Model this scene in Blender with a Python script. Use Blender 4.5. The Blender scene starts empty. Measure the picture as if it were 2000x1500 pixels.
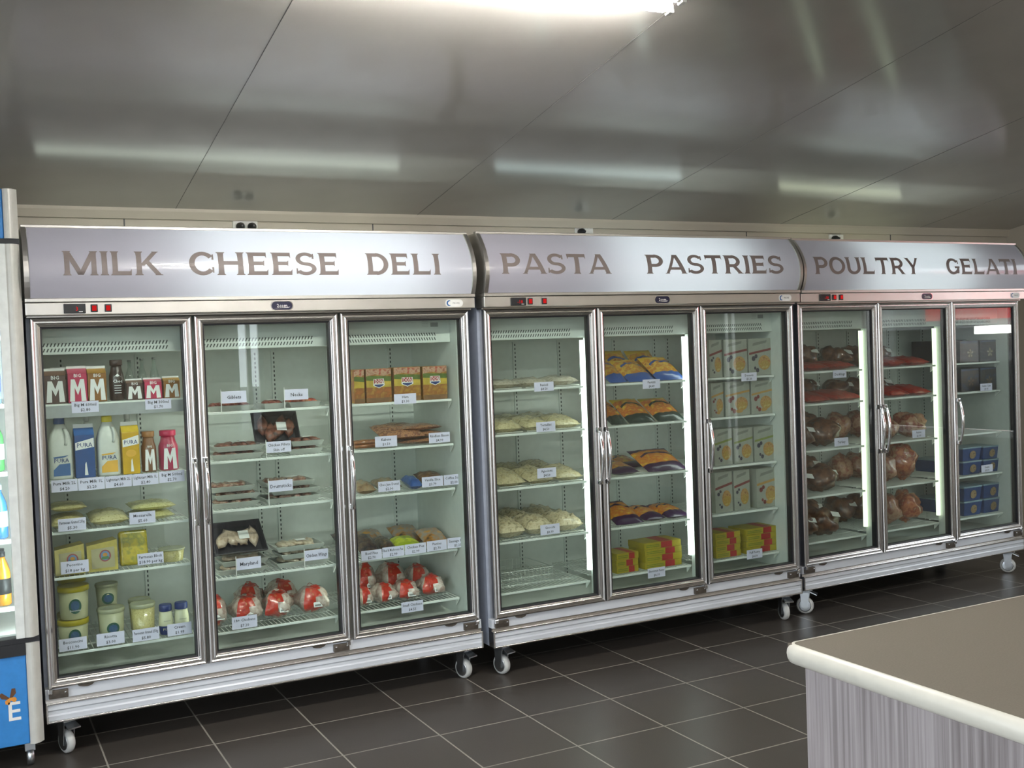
import bpy, bmesh, math, random
from mathutils import Vector, Matrix, noise
random.seed(7)
R = math.radians
SC = bpy.context.scene

# ---------------------------------------------------------------- camera
cam = bpy.data.cameras.new('camera'); camo = bpy.data.objects.new('camera', cam)
SC.collection.objects.link(camo); SC.camera = camo
FPX = 2118.3
cam.sensor_fit = 'HORIZONTAL'; cam.sensor_width = 36.0; cam.lens = FPX * 36.0 / 2000.0
cam.clip_start = 0.05; cam.clip_end = 200
_yaw, _pit, _rol = 0.4732, -0.0318, -0.0372
_fw = Vector((math.sin(_yaw)*math.cos(_pit), math.cos(_yaw)*math.cos(_pit), math.sin(_pit)))
_rt = Vector((math.cos(_yaw), -math.sin(_yaw), 0)); _up = _rt.cross(_fw)
_r2 = math.cos(_rol)*_rt + math.sin(_rol)*_up; _u2 = -math.sin(_rol)*_rt + math.cos(_rol)*_up
_m = Matrix((( _r2.x, _u2.x, -_fw.x, -0.26), (_r2.y, _u2.y, -_fw.y, -4.5187), (_r2.z, _u2.z, -_fw.z, 1.5215), (0, 0, 0, 1)))
camo.matrix_world = _m

# ---------------------------------------------------------------- world and exposure
SC.view_settings.view_transform = 'Standard'; SC.view_settings.look = 'None'
SC.view_settings.gamma = 1.0; SC.view_settings.use_curve_mapping = False
SC.view_settings.exposure = 0.0
wd = bpy.data.worlds.new('overcast_sky'); SC.world = wd; wd.use_nodes = True
_bg = wd.node_tree.nodes['Background']
_bg.inputs['Color'].default_value = (0.90, 0.95, 1.0, 1); _bg.inputs['Strength'].default_value = 6.0
# strengths of the lamps
TUBE_ROOM = 170.0       # ceiling batten
TUBE_SIGN = 13.0        # tubes inside the header boxes
TUBE_TOP = 2.7         # lamps lying behind the headers on the cabinet tops
TUBE_CAB = (5.6, 5.4, 2.0)   # tubes inside the three cabinets

def portal(loc, rot, sx, sy):
    l = bpy.data.lights.new('window_daylight', 'AREA'); l.shape = 'RECTANGLE'; l.size = sx; l.size_y = sy
    l.cycles.is_portal = True
    o = bpy.data.objects.new('window_daylight', l); o.location = loc; o.rotation_euler = rot
    SC.collection.objects.link(o)

# ---------------------------------------------------------------- materials
MATS = {}
def lin(c):
    return tuple(((x/12.92) if x <= 0.04045 else ((x+0.055)/1.055)**2.4) for x in c[:3])
def hx(s):
    return lin(tuple(int(s[i:i+2], 16)/255 for i in (0, 2, 4)))
def mat(name, col, rough=0.5, metal=0.0, coat=0.0, vary=0.06, scale=30, spec=0.5, bump=0.0, aniso=0):
    if name in MATS: return MATS[name]
    if isinstance(col, str): col = hx(col)
    m = bpy.data.materials.new(name); m.use_nodes = True; MATS[name] = m
    nt = m.node_tree; b = nt.nodes['Principled BSDF']
    b.inputs['Roughness'].default_value = rough; b.inputs['Metallic'].default_value = metal
    b.inputs['Coat Weight'].default_value = coat; b.inputs['Coat Roughness'].default_value = 0.12
    b.inputs['Specular IOR Level'].default_value = spec
    tc = nt.nodes.new('ShaderNodeTexCoord'); no = nt.nodes.new('ShaderNodeTexNoise')
    no.inputs['Scale'].default_value = scale; nt.links.new(tc.outputs['Object'], no.inputs['Vector'])
    rp = nt.nodes.new('ShaderNodeValToRGB')
    rp.color_ramp.elements[0].position = 0.3; rp.color_ramp.elements[1].position = 0.7
    rp.color_ramp.elements[0].color = tuple(max(0, c*(1-vary)) for c in col)+(1,)
    rp.color_ramp.elements[1].color = tuple(min(1, c*(1+vary)) for c in col)+(1,)
    nt.links.new(no.outputs['Fac'], rp.inputs['Fac']); nt.links.new(rp.outputs['Color'], b.inputs['Base Color'])
    if bump:
        bp = nt.nodes.new('ShaderNodeBump'); bp.inputs['Strength'].default_value = bump; bp.inputs['Distance'].default_value = 0.01
        nt.links.new(no.outputs['Fac'], bp.inputs['Height']); nt.links.new(bp.outputs['Normal'], b.inputs['Normal'])
    return m
def multi(name, cols, scale=40, rough=0.45, coat=0.6, detail=3, bump=0.15, const=False):
    """printed film or food: noise through several colours"""
    if name in MATS: return MATS[name]
    m = bpy.data.materials.new(name); m.use_nodes = True; MATS[name] = m
    nt = m.node_tree; b = nt.nodes['Principled BSDF']
    b.inputs['Roughness'].default_value = rough; b.inputs['Coat Weight'].default_value = coat
    b.inputs['Coat Roughness'].default_value = 0.15
    tc = nt.nodes.new('ShaderNodeTexCoord'); no = nt.nodes.new('ShaderNodeTexNoise')
    no.inputs['Scale'].default_value = scale; no.inputs['Detail'].default_value = detail
    nt.links.new(tc.outputs['Object'], no.inputs['Vector'])
    rp = nt.nodes.new('ShaderNodeValToRGB'); cr = rp.color_ramp
    if const: cr.interpolation = 'CONSTANT'
    n = len(cols)
    for i, c in enumerate(cols):
        p = 0.32 + 0.36*i/max(1, n-1)
        if i < 2: e = cr.elements[i]; e.position = p
        else: e = cr.elements.new(p)
        e.color = (hx(c) if isinstance(c, str) else tuple(c))+(1,)
    nt.links.new(no.outputs['Fac'], rp.inputs['Fac']); nt.links.new(rp.outputs['Color'], b.inputs['Base Color'])
    if bump:
        bp = nt.nodes.new('ShaderNodeBump'); bp.inputs['Strength'].default_value = bump; bp.inputs['Distance'].default_value = 0.01
        nt.links.new(no.outputs['Fac'], bp.inputs['Height']); nt.links.new(bp.outputs['Normal'], b.inputs['Normal'])
    return m
def emit(name, col, st):
    if name in MATS: return MATS[name]
    m = bpy.data.materials.new(name); m.use_nodes = True; MATS[name] = m
    nt = m.node_tree; nt.nodes.remove(nt.nodes['Principled BSDF'])
    e = nt.nodes.new('ShaderNodeEmission'); e.inputs['Color'].default_value = tuple(col)+(1,); e.inputs['Strength'].default_value = st
    nt.links.new(e.outputs[0], nt.nodes['Material Output'].inputs['Surface'])
    return m
def glass(name, tint=(0.9, 0.97, 0.95), refl=1.0, haze=0.0):
    if name in MATS: return MATS[name]
    m = bpy.data.materials.new(name); m.use_nodes = True; MATS[name] = m
    nt = m.node_tree; nt.nodes.remove(nt.nodes['Principled BSDF'])
    t = nt.nodes.new('ShaderNodeBsdfTransparent'); t.inputs['Color'].default_value = tint+(1,)
    g = nt.nodes.new('ShaderNodeBsdfGlossy'); g.inputs['Roughness'].default_value = 0.0; g.inputs['Color'].default_value = (1, 1, 1, 1)
    f = nt.nodes.new('ShaderNodeFresnel')
    ge = nt.nodes.new('ShaderNodeNewGeometry'); io = nt.nodes.new('ShaderNodeMapRange')
    io.inputs['To Min'].default_value = 1.5; io.inputs['To Max'].default_value = 1/1.5
    nt.links.new(ge.outputs['Backfacing'], io.inputs['Value']); nt.links.new(io.outputs['Result'], f.inputs['IOR'])
    mu = nt.nodes.new('ShaderNodeMath'); mu.operation = 'MULTIPLY'; mu.inputs[1].default_value = refl; mu.use_clamp = True
    nt.links.new(f.outputs[0], mu.inputs[0])
    mx = nt.nodes.new('ShaderNodeMixShader'); nt.links.new(mu.outputs[0], mx.inputs[0])
    last = t.outputs[0]
    if haze:
        d = nt.nodes.new('ShaderNodeBsdfDiffuse'); d.inputs['Color'].default_value = (0.7, 0.75, 0.72, 1)
        m2 = nt.nodes.new('ShaderNodeMixShader'); m2.inputs[0].default_value = haze
        nt.links.new(t.outputs[0], m2.inputs[1]); nt.links.new(d.outputs[0], m2.inputs[2]); last = m2.outputs[0]
    nt.links.new(last, mx.inputs[1]); nt.links.new(g.outputs[0], mx.inputs[2])
    nt.links.new(mx.outputs[0], nt.nodes['Material Output'].inputs['Surface'])
    return m

ALU = mat('brushed_aluminium', (0.66, 0.645, 0.63), 0.27, 1.0, vary=0.02, scale=8)
ALU2 = mat('satin_aluminium', (0.62, 0.60, 0.57), 0.36, 1.0, vary=0.05, scale=6)
CHROME = mat('chrome', (0.85, 0.86, 0.88), 0.08, 1.0, vary=0.02)
ZINC = mat('zinc_steel', (0.62, 0.66, 0.70), 0.3, 1.0, vary=0.08)
BLACK = mat('black_rubber', (0.012, 0.013, 0.016), 0.45)
DARKBR = mat('dark_steel', (0.10, 0.085, 0.07), 0.45, 0.4, vary=0.3)
LINER = mat('cabinet_liner', (0.60, 0.64, 0.60), 0.45, vary=0.03)
WHITE = mat('white_enamel', (0.66, 0.68, 0.69), 0.35, vary=0.03)
KICK = mat('white_kick_panel', (0.60, 0.63, 0.68), 0.3, vary=0.06, scale=3)
BODY = mat('cabinet_grey_blue', (0.28, 0.31, 0.38), 0.4, vary=0.06)
WIRE = mat('white_wire', (0.80, 0.84, 0.79), 0.3, vary=0.02)
CARD = mat('price_card_paper', (0.72, 0.70, 0.86), 0.6, vary=0.02)
INK = mat('black_ink', (0.03, 0.03, 0.05), 0.6)
PGLASS = glass('door_glass', (0.93, 0.97, 0.955), 1.0)
WPLAS = mat('white_plastic', (0.80, 0.79, 0.76), 0.35, vary=0.02)
PAPER = mat('white_sticker', (0.82, 0.82, 0.80), 0.5, vary=0.03)

# ---------------------------------------------------------------- mesh builder
class MB:
    def __init__(s): s.v = []; s.f = []; s.m = []; s.sm = []
    def add(s, vs, fs, mi=0, smooth=False, T=None):
        o = len(s.v)
        for p in vs:
            p = Vector(p)
            if T is not None: p = T @ p
            s.v.append(p)
        for f in fs:
            s.f.append(tuple(i+o for i in f)); s.m.append(mi); s.sm.append(smooth)
        return s
    def box(s, x0, x1, y0, y1, z0, z1, mi=0, T=None):
        vs = [(x, y, z) for z in (z0, z1) for y in (y0, y1) for x in (x0, x1)]
        fs = [(0, 2, 3, 1), (4, 5, 7, 6), (0, 1, 5, 4), (2, 6, 7, 3), (0, 4, 6, 2), (1, 3, 7, 5)]
        return s.add(vs, fs, mi, False, T)
    def bbox(s, x0, x1, y0, y1, z0, z1, b=0.003, mi=0, T=None, seg=2):
        bm = bmesh.new(); bmesh.ops.create_cube(bm, size=1)
        for v in bm.verts:
            v.co = Vector(((x0+x1)/2+v.co.x*(x1-x0), (y0+y1)/2+v.co.y*(y1-y0), (z0+z1)/2+v.co.z*(z1-z0)))
        bmesh.ops.bevel(bm, geom=bm.edges[:], offset=b, segments=seg, affect='EDGES', profile=0.5)
        bm.verts.index_update()
        s.add([v.co.copy() for v in bm.verts], [tuple(v.index for v in f.verts) for f in bm.faces], mi, False, T); bm.free(); return s
    def lathe(s, prof, n=24, cx=0, cy=0, cz=0, mi=0, smooth=True, T=None, caps=True, sx=1, sy=1):
        vs = []; fs = []; mis = mi if callable(mi) else None
        for r, z in prof:
            for k in range(n):
                a = 2*math.pi*k/n; vs.append((cx+r*sx*math.cos(a), cy+r*sy*math.sin(a), cz+z))
        for j in range(len(prof)-1):
            q = [(j*n+k, j*n+(k+1) % n, (j+1)*n+(k+1) % n, (j+1)*n+k) for k in range(n)]
            if mis: 
                o = len(s.v); fs.append((q, mis(j)))
            else: fs.append((q, mi))
        o = len(s.v)
        for p in vs:
            p = Vector(p); s.v.append(T @ p if T is not None else p)
        for q, mm in fs:
            for f in q: s.f.append(tuple(i+o for i in f)); s.m.append(mm); s.sm.append(smooth)
        if caps:
            s.f.append(tuple(o+k for k in reversed(range(n)))); s.m.append(mi(0) if mis else mi); s.sm.append(False)
            s.f.append(tuple(o+(len(prof)-1)*n+k for k in range(n))); s.m.append(mi(len(prof)-2) if mis else mi); s.sm.append(False)
        return s
    def tube(s, pts, r, n=8, mi=0, smooth=True, T=None):
        pts = [Vector(p) for p in pts]; rs = r if isinstance(r, (list, tuple)) else [r]*len(pts)
        vs = []; fs = []; prev = None
        for i, p in enumerate(pts):
            t = (pts[min(i+1, len(pts)-1)]-pts[max(i-1, 0)]).normalized()
            if prev is None: a = t.orthogonal().normalized()
            else: a = (prev - t*prev.dot(t)).normalized()
            prev = a; b = t.cross(a)
            for k in range(n):
                an = 2*math.pi*k/n; vs.append(p+(a*math.cos(an)+b*math.sin(an))*rs[i])
        for i in range(len(pts)-1):
            for k in range(n): fs.append((i*n+k, i*n+(k+1) % n, (i+1)*n+(k+1) % n, (i+1)*n+k))
        fs.append(tuple(reversed(range(n)))); fs.append(tuple((len(pts)-1)*n+k for k in range(n)))
        return s.add(vs, fs, mi, smooth, T)
    def poly(s, pts, y, mi=0, T=None):
        """flat x-z polygon facing -y"""
        return s.add([(x, y, z) for x, z in pts], [tuple(range(len(pts)))], mi, False, T)
    def disc(s, cx, cz, rx, rz, y, mi=0, n=20, T=None):
        return s.poly([(cx+rx*math.cos(2*math.pi*k/n), cz+rz*math.sin(2*math.pi*k/n)) for k in range(n)], y, mi, T)
    def text(s, txt, cx, cz, h, y, mi=0, wmax=None, sx=1.0, T=None):
        vs, fs, w = text_geo(txt)
        k = h; kx = h*sx
        if wmax and w*kx > wmax: kx = wmax/w
        return s.add([(cx+(x-w/2)*kx, y, cz+(z-0.36)*k) for x, z in vs], fs, mi, False, T)
    def build(s, name, mats, parent=None):
        me = bpy.data.meshes.new(name); me.from_pydata([tuple(v) for v in s.v], [], s.f)
        for m in (mats if isinstance(mats, (list, tuple)) else [mats]): me.materials.append(m)
        me.polygons.foreach_set('material_index', s.m); me.polygons.foreach_set('use_smooth', s.sm); me.update()
        o = bpy.data.objects.new(name, me); SC.collection.objects.link(o)
        if parent is not None: o.parent = parent
        return o
_TX = {}
def text_geo(t):
    if t in _TX: return _TX[t]
    c = bpy.data.curves.new('lettering', 'FONT'); c.body = t; c.size = 1.0; c.resolution_u = 1; c.fill_mode = 'FRONT'
    c.offset = 0.012
    o = bpy.data.objects.new('lettering', c)
    me = bpy.data.meshes.new_from_object(o)
    vs = [(v.co.x, v.co.y) for v in me.vertices]; fs = []
    for p in me.polygons: fs.append(tuple(p.vertices))
    w = max([v[0] for v in vs]) if vs else 0
    bpy.data.objects.remove(o); bpy.data.meshes.remove(me); bpy.data.curves.remove(c)
    _TX[t] = (vs, fs, w); return _TX[t]

def tag(o, label=None, cat=None, group=None, kind=None):
    if label: o['label'] = label
    if cat: o['category'] = cat
    if group: o['group'] = group
    if kind: o['kind'] = kind
    return o
def empty(name, loc=(0, 0, 0), rz=0.0):
    o = bpy.data.objects.new(name, None); o.empty_display_size = 0.05; SC.collection.objects.link(o)
    o.location = loc; o.rotation_euler = (0, 0, rz); return o
def children(o): return [c for c in bpy.data.objects if c.parent == o]
def copy_tree(o, parent=None):
    kids = list(o.children)
    c = o.copy(); SC.collection.objects.link(c)
    if parent is not None: c.parent = parent
    for ch in kids: copy_tree(ch, c)
    return c
def struct(o): o['kind'] = 'structure'; return o

# ================================================================ the room
CEIL = math.tan(R(9.9))
def cz(y): return 2.24 + CEIL*(0.8-y)
XL, XR, YB, YF = -2.2, 6.49, 0.80, -8.5

# floor : 0.4 m tiles
def floor_mat():
    m = bpy.data.materials.new('grey_floor_tiles'); m.use_nodes = True; nt = m.node_tree; b = nt.nodes['Principled BSDF']
    tc = nt.nodes.new('ShaderNodeTexCoord'); mp = nt.nodes.new('ShaderNodeMapping')
    mp.inputs['Location'].default_value = (-1.7835, 0.1645, 0)
    nt.links.new(tc.outputs['Object'], mp.inputs['Vector'])
    br = nt.nodes.new('ShaderNodeTexBrick'); br.offset = 0; br.squash = 1
    br.inputs['Scale'].default_value = 1; br.inputs['Brick Width'].default_value = 0.4; br.inputs['Row Height'].default_value = 0.4
    br.inputs['Mortar Size'].default_value = 0.0034; br.inputs['Mortar Smooth'].default_value = 0.1; br.inputs['Bias'].default_value = 0
    br.inputs['Color1'].default_value = (0.060, 0.052, 0.046, 1); br.inputs['Color2'].default_value = (0.067, 0.058, 0.051, 1)
    br.inputs['Mortar'].default_value = (0.34, 0.32, 0.28, 1)
    nt.links.new(mp.outputs['Vector'], br.inputs['Vector'])
    no = nt.nodes.new('ShaderNodeTexNoise'); no.inputs['Scale'].default_value = 260; nt.links.new(tc.outputs['Object'], no.inputs['Vector'])
    mx = nt.nodes.new('ShaderNodeMix'); mx.data_type = 'RGBA'; mx.blend_type = 'OVERLAY'; mx.inputs[0].default_value = 0.35
    nt.links.new(br.outputs['Color'], mx.inputs[6]); nt.links.new(no.outputs['Fac'], mx.inputs[7])
    nt.links.new(mx.outputs[2], b.inputs['Base Color'])
    b.inputs['Roughness'].default_value = 0.36
    bp = nt.nodes.new('ShaderNodeBump'); bp.inputs['Strength'].default_value = 0.4; bp.inputs['Distance'].default_value = 0.002; bp.invert = True
    nt.links.new(br.outputs['Fac'], bp.inputs['Height']); nt.links.new(bp.outputs['Normal'], b.inputs['Normal'])
    return m
FL = floor_mat()
struct(MB().box(XL-0.1, XR+0.1, YF-0.1, YB+0.1, -0.1, 0).build('floor', FL))
CM = mat('painted_steel_ceiling', (0.45, 0.43, 0.405), 0.15, vary=0.03, scale=4, spec=0.6)
CJ = mat('ceiling_joint', (0.10, 0.10, 0.10), 0.5)
c = MB()
def cslab(x0, x1, y0, y1, th, mi=0, dz=0.0):
    vs = [(x, y, cz(y)+dz+t) for t in (0, th) for y in (y0, y1) for x in (x0, x1)]
    c.add(vs, [(0, 2, 3, 1), (4, 5, 7, 6), (0, 1, 5, 4), (2, 6, 7, 3), (0, 4, 6, 2), (1, 3, 7, 5)], mi)
cslab(XL-0.1, XR+0.1, YF-0.1, YB+0.1, 0.1)
struct(c.build('ceiling', CM))
# panel joints: a narrow dark groove beside a light raised lip
for i, xs in enumerate((-1.74, -0.52, 0.70, 1.93, 3.13, 4.38, 5.60)):
    c = MB(); cslab(xs-0.0012, xs+0.0006, YF, YB, 0.0016, 0, -0.0008); cslab(xs+0.0006, xs+0.0030, YF, YB, 0.004, 1, -0.0016)
    struct(c.build('trim_%d' % (i+1), [CJ, CM]))
WM = mat('cream_wall_panel', (0.52, 0.47, 0.39), 0.45, vary=0.03, scale=3)
w = MB().box(XL-0.1, XR+0.1, YB, YB+0.1, 0, cz(YB)+0.05)
for xs in (-0.75, 0.47, 1.69, 2.91, 4.13, 5.35): w.box(xs-0.003, xs+0.003, YB-0.002, YB, 0, cz(YB)-0.04, 1)
struct(w.build('wall_back', [WM, CJ]))
c = MB(); c.add([(x, y, z) for x in (XL, XR) for y, z in ((YB-0.001, cz(YB)-0.045), (YB-0.02, cz(YB)-0.045), (YB-0.03, cz(YB)-0.01), (YB-0.03, cz(YB-0.03)), (YB-0.001, cz(YB)))],
    [(0, 1, 6, 5), (1, 2, 7, 6), (2, 3, 8, 7), (3, 4, 9, 8), (0, 4, 3, 2, 1), (5, 6, 7, 8, 9)])
struct(c.build('trim_8', WM))
def wall_y(name, x0, x1, y, th, holes):
    """wall in the x-z plane with rectangular openings"""
    m = MB(); xs = sorted({x0, x1, *[h[0] for h in holes], *[h[1] for h in holes]}); top = cz(y)+0.05
    for a, b in zip(xs, xs[1:]):
        hh = [h for h in holes if h[0] <= a and h[1] >= b]
        if hh: m.box(a, b, y, y+th, 0, hh[0][2]); m.box(a, b, y, y+th, hh[0][3], top)
        else: m.box(a, b, y, y+th, 0, top)
    return struct(m.build(name, WM))
def wall_x(name, y0, y1, x, th, holes):
    m = MB(); ys = sorted({y0, y1, *[h[0] for h in holes], *[h[1] for h in holes]})
    def pr(a, b, z0, z1):
        vs = [(xx, yy, z) for xx in (x, x+th) for yy, z in ((a, z0), (b, z0), (b, z1 if z1 else cz(b)+0.04), (a, z1 if z1 else cz(a)+0.04))]
        m.add(vs, [(0, 1, 2, 3), (7, 6, 5, 4), (0, 4, 5, 1), (1, 5, 6, 2), (2, 6, 7, 3), (3, 7, 4, 0)])
    for a, b in zip(ys, ys[1:]):
        hh = [h for h in holes if h[0] <= a and h[1] >= b]
        if hh:
            if hh[0][2] > 0: pr(a, b, 0, hh[0][2])
            pr(a, b, hh[0][3], None)
        else: pr(a, b, 0, None)
    return struct(m.build(name, WM))
FR_W = [(-1.9, 0.35, 0.3, 2.6), (2.72, 3.06, 0.5, 2.4)]
wall_y('wall_front', XL-0.1, XR+0.1, YF-0.1, 0.1, FR_W)
LF_W = [(-7.9, -5.0, 0.4, 2.7), (-4.5, -1.3, 0.3, 2.5)]
wall_x('wall_left', YF-0.1, YB+0.1, XL-0.1, 0.1, LF_W)
RT_W = [(-4.05, -3.80, 0.3, 1.95), (-1.90, -0.35, 0.75, 2.35)]
wall_x('wall_right', YF-0.1, YB+0.1, XR, 0.1, RT_W)
n = 0
for x0, x1, z0, z1 in FR_W:
    n += 1; f = MB()
    for a, b, c0, c1 in ((x0, x0+.05, z0, z1), (x1-.05, x1, z0, z1), (x0, x1, z0, z0+.05), (x0, x1, z1-.05, z1), ((x0+x1)/2-.025, (x0+x1)/2+.025, z0, z1)):
        f.box(a, b, YF-.08, YF-.03, c0, c1)
    w = struct(f.build('window_%d' % n, ALU2))
    MB().box(x0+.05, x1-.05, YF-.058, YF-.052, z0+.05, z1-.05).build('pane', glass('window_glass', (0.97, 0.98, 0.98)), w)
    portal(((x0+x1)/2, YF-.09, (z0+z1)/2), (R(90), 0, 0), x1-x0, z1-z0)
for X, WW, rot in ((XL-.08, LF_W, -90), (XR+.03, RT_W, 90)):
    for y0, y1, z0, z1 in WW:
        n += 1; f = MB()
        for a, b, c0, c1 in ((y0, y0+.05, z0, z1), (y1-.05, y1, z0, z1), (y0, y1, z0, z0+.05), (y0, y1, z1-.05, z1), ((y0+y1)/2-.025, (y0+y1)/2+.025, z0, z1)):
            f.box(X, X+.05, a, b, c0, c1)
        w = struct(f.build('window_%d' % n, ALU2))
        MB().box(X+.022, X+.028, y0+.05, y1-.05, z0+.05, z1-.05).build('pane', MATS['window_glass'], w)
        portal((X-.02 if rot < 0 else X+.07, (y0+y1)/2, (z0+z1)/2), (0, R(rot), 0), z1-z0, y1-y0)
# outside: paving and the shop across the forecourt, seen only as reflections in the cabinet doors
g = MB().box(-40, 60, -60, 30, -0.35, -0.12).build('pavement', mat('concrete_paving', (0.12, 0.12, 0.115), 0.8)); struct(g)
sh = empty('street_kiosk', (15, -8, -0.12)); tag(sh, 'brown forecourt shop with red fascia board reflected in the right fridge', 'building')
MB().box(0, 4, -10, 7, 0, 1.72).build('shop_wall', mat('brown_brick', (0.035, 0.027, 0.022), 0.8), sh)
MB().bbox(-0.15, 0, 0.15, 7.5, 1.85, 3.45, 0.01).build('fascia_board', mat('red_fascia', (0.75, 0.03, 0.025), 0.35), sh)
MB().box(0, 4, -10, 7.5, 1.72, 3.4).build('parapet', mat('grey_render', (0.25, 0.25, 0.25), 0.8), sh)
MB().bbox(-0.25, -0.1, 1.15, 5.5, 1.61, 1.74, 0.01).build('fascia_lamp', emit('fascia_light', (1, 0.98, 0.92), 16.0), sh)

# ceiling batten with two tubes
LX1, LY = 1.86, -1.655
lt = empty('batten_light', (LX1-0.62, LY, cz(LY)), 0)
lt.rotation_euler = (-math.atan(CEIL), 0, 0)
tag(lt, 'lit twin-tube fluorescent batten on the grey ceiling', 'ceiling light')
MB().bbox(-0.63, 0.60, -0.05, 0.05, -0.047, -0.002, 0.008).build('batten_body', WPLAS, lt)
for sgn in (-1, 1):
    MB().tube([(-0.60, sgn*0.035, -0.065), (0.575, sgn*0.035, -0.065)], 0.015, 14).build('fluorescent_tube', emit('room_tube_light', (1.0, 0.97, 0.90), TUBE_ROOM), lt)
    for e in (-1, 1):
        MB().tube([(e*0.585-0.012, sgn*0.035, -0.065), (e*0.585+0.012, sgn*0.035, -0.065)], 0.0155, 12).bbox(e*0.595-0.010, e*0.595+0.010, sgn*0.035-0.014, sgn*0.035+0.014, -0.085, -0.035, 0.003).build('tube_holder', WPLAS, lt)
# two more battens further back in the room (above and behind the camera)
for (lx, ly) in ((1.24, -5.2), (4.7, -5.2)):
    q = copy_tree(lt); q.location = (lx, ly, cz(ly))
    q['label'] = {(1.24, -5.2): 'lit batten on the ceiling behind the counter', (4.7, -1.655): 'lit batten on the ceiling over the poultry fridge aisle', (4.7, -5.2): 'lit batten in the far right ceiling corner'}[(lx, ly)]
    q['group'] = 'ceiling battens'
lt['group'] = 'ceiling battens'

# power outlets above the cabinets
for i, (x, z) in enumerate(((1.03, 2.172), (2.955, 2.165), (4.86, 2.150))):
    o = empty('power_outlet', (x, YB, z)); tag(o, 'white power outlet with black plugs above the %s fridge' % ('milk', 'pasta', 'poultry')[i], 'power outlet', 'outlets along the wall top')
    MB().bbox(-0.06, 0.06, -0.012, -0.0005, -0.038, 0.038, 0.003).build('outlet_plate', WPLAS, o)
    for j, px in enumerate((-0.028, 0.028)):
        MB().box(px-0.006, px+0.006, -0.016, -0.012, 0.024, 0.034).build('rocker_switch', WPLAS, o)
        if i == 0 or (i == 1 and j == 0) or (i == 2 and j == 0):
            MB().lathe([(0.018, 0), (0.021, 0.01), (0.019, 0.03), (0.010, 0.042), (0.004, 0.06)], 16, T=Matrix.Translation((px, -0.012, (-.006, .006, .008)[i])) @ Matrix.Rotation(R(90), 4, 'X')).build('plug', BLACK, o)
# light switch on the right wall beside the poultry fridge
o = empty('wall_switch', (XR, 0.25, 1.15)); tag(o, 'small dark switch plate on the right wall beside the poultry fridge', 'switch')
MB().bbox(-0.014, -0.0005, -0.04, 0.04, -0.06, 0.06, 0.003).build('switch_plate', BLACK, o)
MB().bbox(-0.02, -0.014, -0.012, 0.012, -0.02, 0.02, 0.001).build('switch_rocker', WPLAS, o)

# ================================================================ counter
ct = empty('shop_counter', (1.217, -2.794, 0)); tag(ct, 'shop counter with beige top and grey woodgrain side at the lower right', 'counter')
def wood_mat():
    m = bpy.data.materials.new('grey_woodgrain_laminate'); m.use_nodes = True; nt = m.node_tree; b = nt.nodes['Principled BSDF']
    tc = nt.nodes.new('ShaderNodeTexCoord'); mp = nt.nodes.new('ShaderNodeMapping'); mp.inputs['Scale'].default_value = (90, 90, 1.3)
    nt.links.new(tc.outputs['Object'], mp.inputs['Vector'])
    no = nt.nodes.new('ShaderNodeTexNoise'); no.inputs['Scale'].default_value = 1; no.inputs['Detail'].default_value = 6; no.inputs['Roughness'].default_value = 0.65
    nt.links.new(mp.outputs['Vector'], no.inputs['Vector'])
    m2 = nt.nodes.new('ShaderNodeMapping'); m2.inputs['Scale'].default_value = (11, 11, 0.35); nt.links.new(tc.outputs['Object'], m2.inputs['Vector'])
    n2 = nt.nodes.new('ShaderNodeTexNoise'); n2.inputs['Scale'].default_value = 1; n2.inputs['Detail'].default_value = 3; nt.links.new(m2.outputs['Vector'], n2.inputs['Vector'])
    ad = nt.nodes.new('ShaderNodeMath'); ad.operation = 'ADD'; nt.links.new(no.outputs['Fac'], ad.inputs[0]); mu = nt.nodes.new('ShaderNodeMath'); mu.operation = 'MULTIPLY'; mu.inputs[1].default_value = 0.45; nt.links.new(n2.outputs['Fac'], mu.inputs[0]); nt.links.new(mu.outputs[0], ad.inputs[1])
    rp = nt.nodes.new('ShaderNodeValToRGB'); e = rp.color_ramp.elements
    e[0].position = 0.50; e[0].color = (0.13, 0.11, 0.11, 1); e[1].position = 0.95; e[1].color = (0.46, 0.42, 0.43, 1)
    nt.links.new(ad.outputs[0], rp.inputs['Fac']); nt.links.new(rp.outputs['Color'], b.inputs['Base Color']); b.inputs['Roughness'].default_value = 0.45
    return m
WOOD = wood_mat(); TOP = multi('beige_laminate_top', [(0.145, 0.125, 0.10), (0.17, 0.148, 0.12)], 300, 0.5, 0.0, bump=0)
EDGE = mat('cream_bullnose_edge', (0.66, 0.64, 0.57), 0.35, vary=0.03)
MB().bbox(0.035, 1.50, -2.20, -0.035, 0.0, 0.862, 0.002).build('counter_base', WOOD, ct)
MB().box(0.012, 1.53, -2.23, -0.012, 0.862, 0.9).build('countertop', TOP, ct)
def bull(pts, name):
    # half-round nosing swept along the outline
    m = MB(); prof = [(0.0, 0.0005), (-0.006, 0.0), (-0.011, -0.004), (-0.0155, -0.012), (-0.0165, -0.020), (-0.0155, -0.028), (-0.011, -0.036), (-0.004, -0.040), (0.016, -0.040)]
    rings = []
    for (x, y, dx, dy) in pts: rings.append([(x+dx*p, y+dy*p, 0.9+z) for p, z in prof])
    vs = [p for r in rings for p in r]; n = len(prof)
    fs = [(i*n+j, i*n+j+1, (i+1)*n+j+1, (i+1)*n+j) for i in range(len(rings)-1) for j in range(n-1)]
    fs += [tuple(reversed(range(n))), tuple((len(rings)-1)*n+j for j in range(n))]
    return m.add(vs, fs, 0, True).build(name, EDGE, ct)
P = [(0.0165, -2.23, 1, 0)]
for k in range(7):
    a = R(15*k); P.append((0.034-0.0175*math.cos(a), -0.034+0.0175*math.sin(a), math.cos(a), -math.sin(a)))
P.append((1.53, -0.0165, 0, -1))
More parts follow.
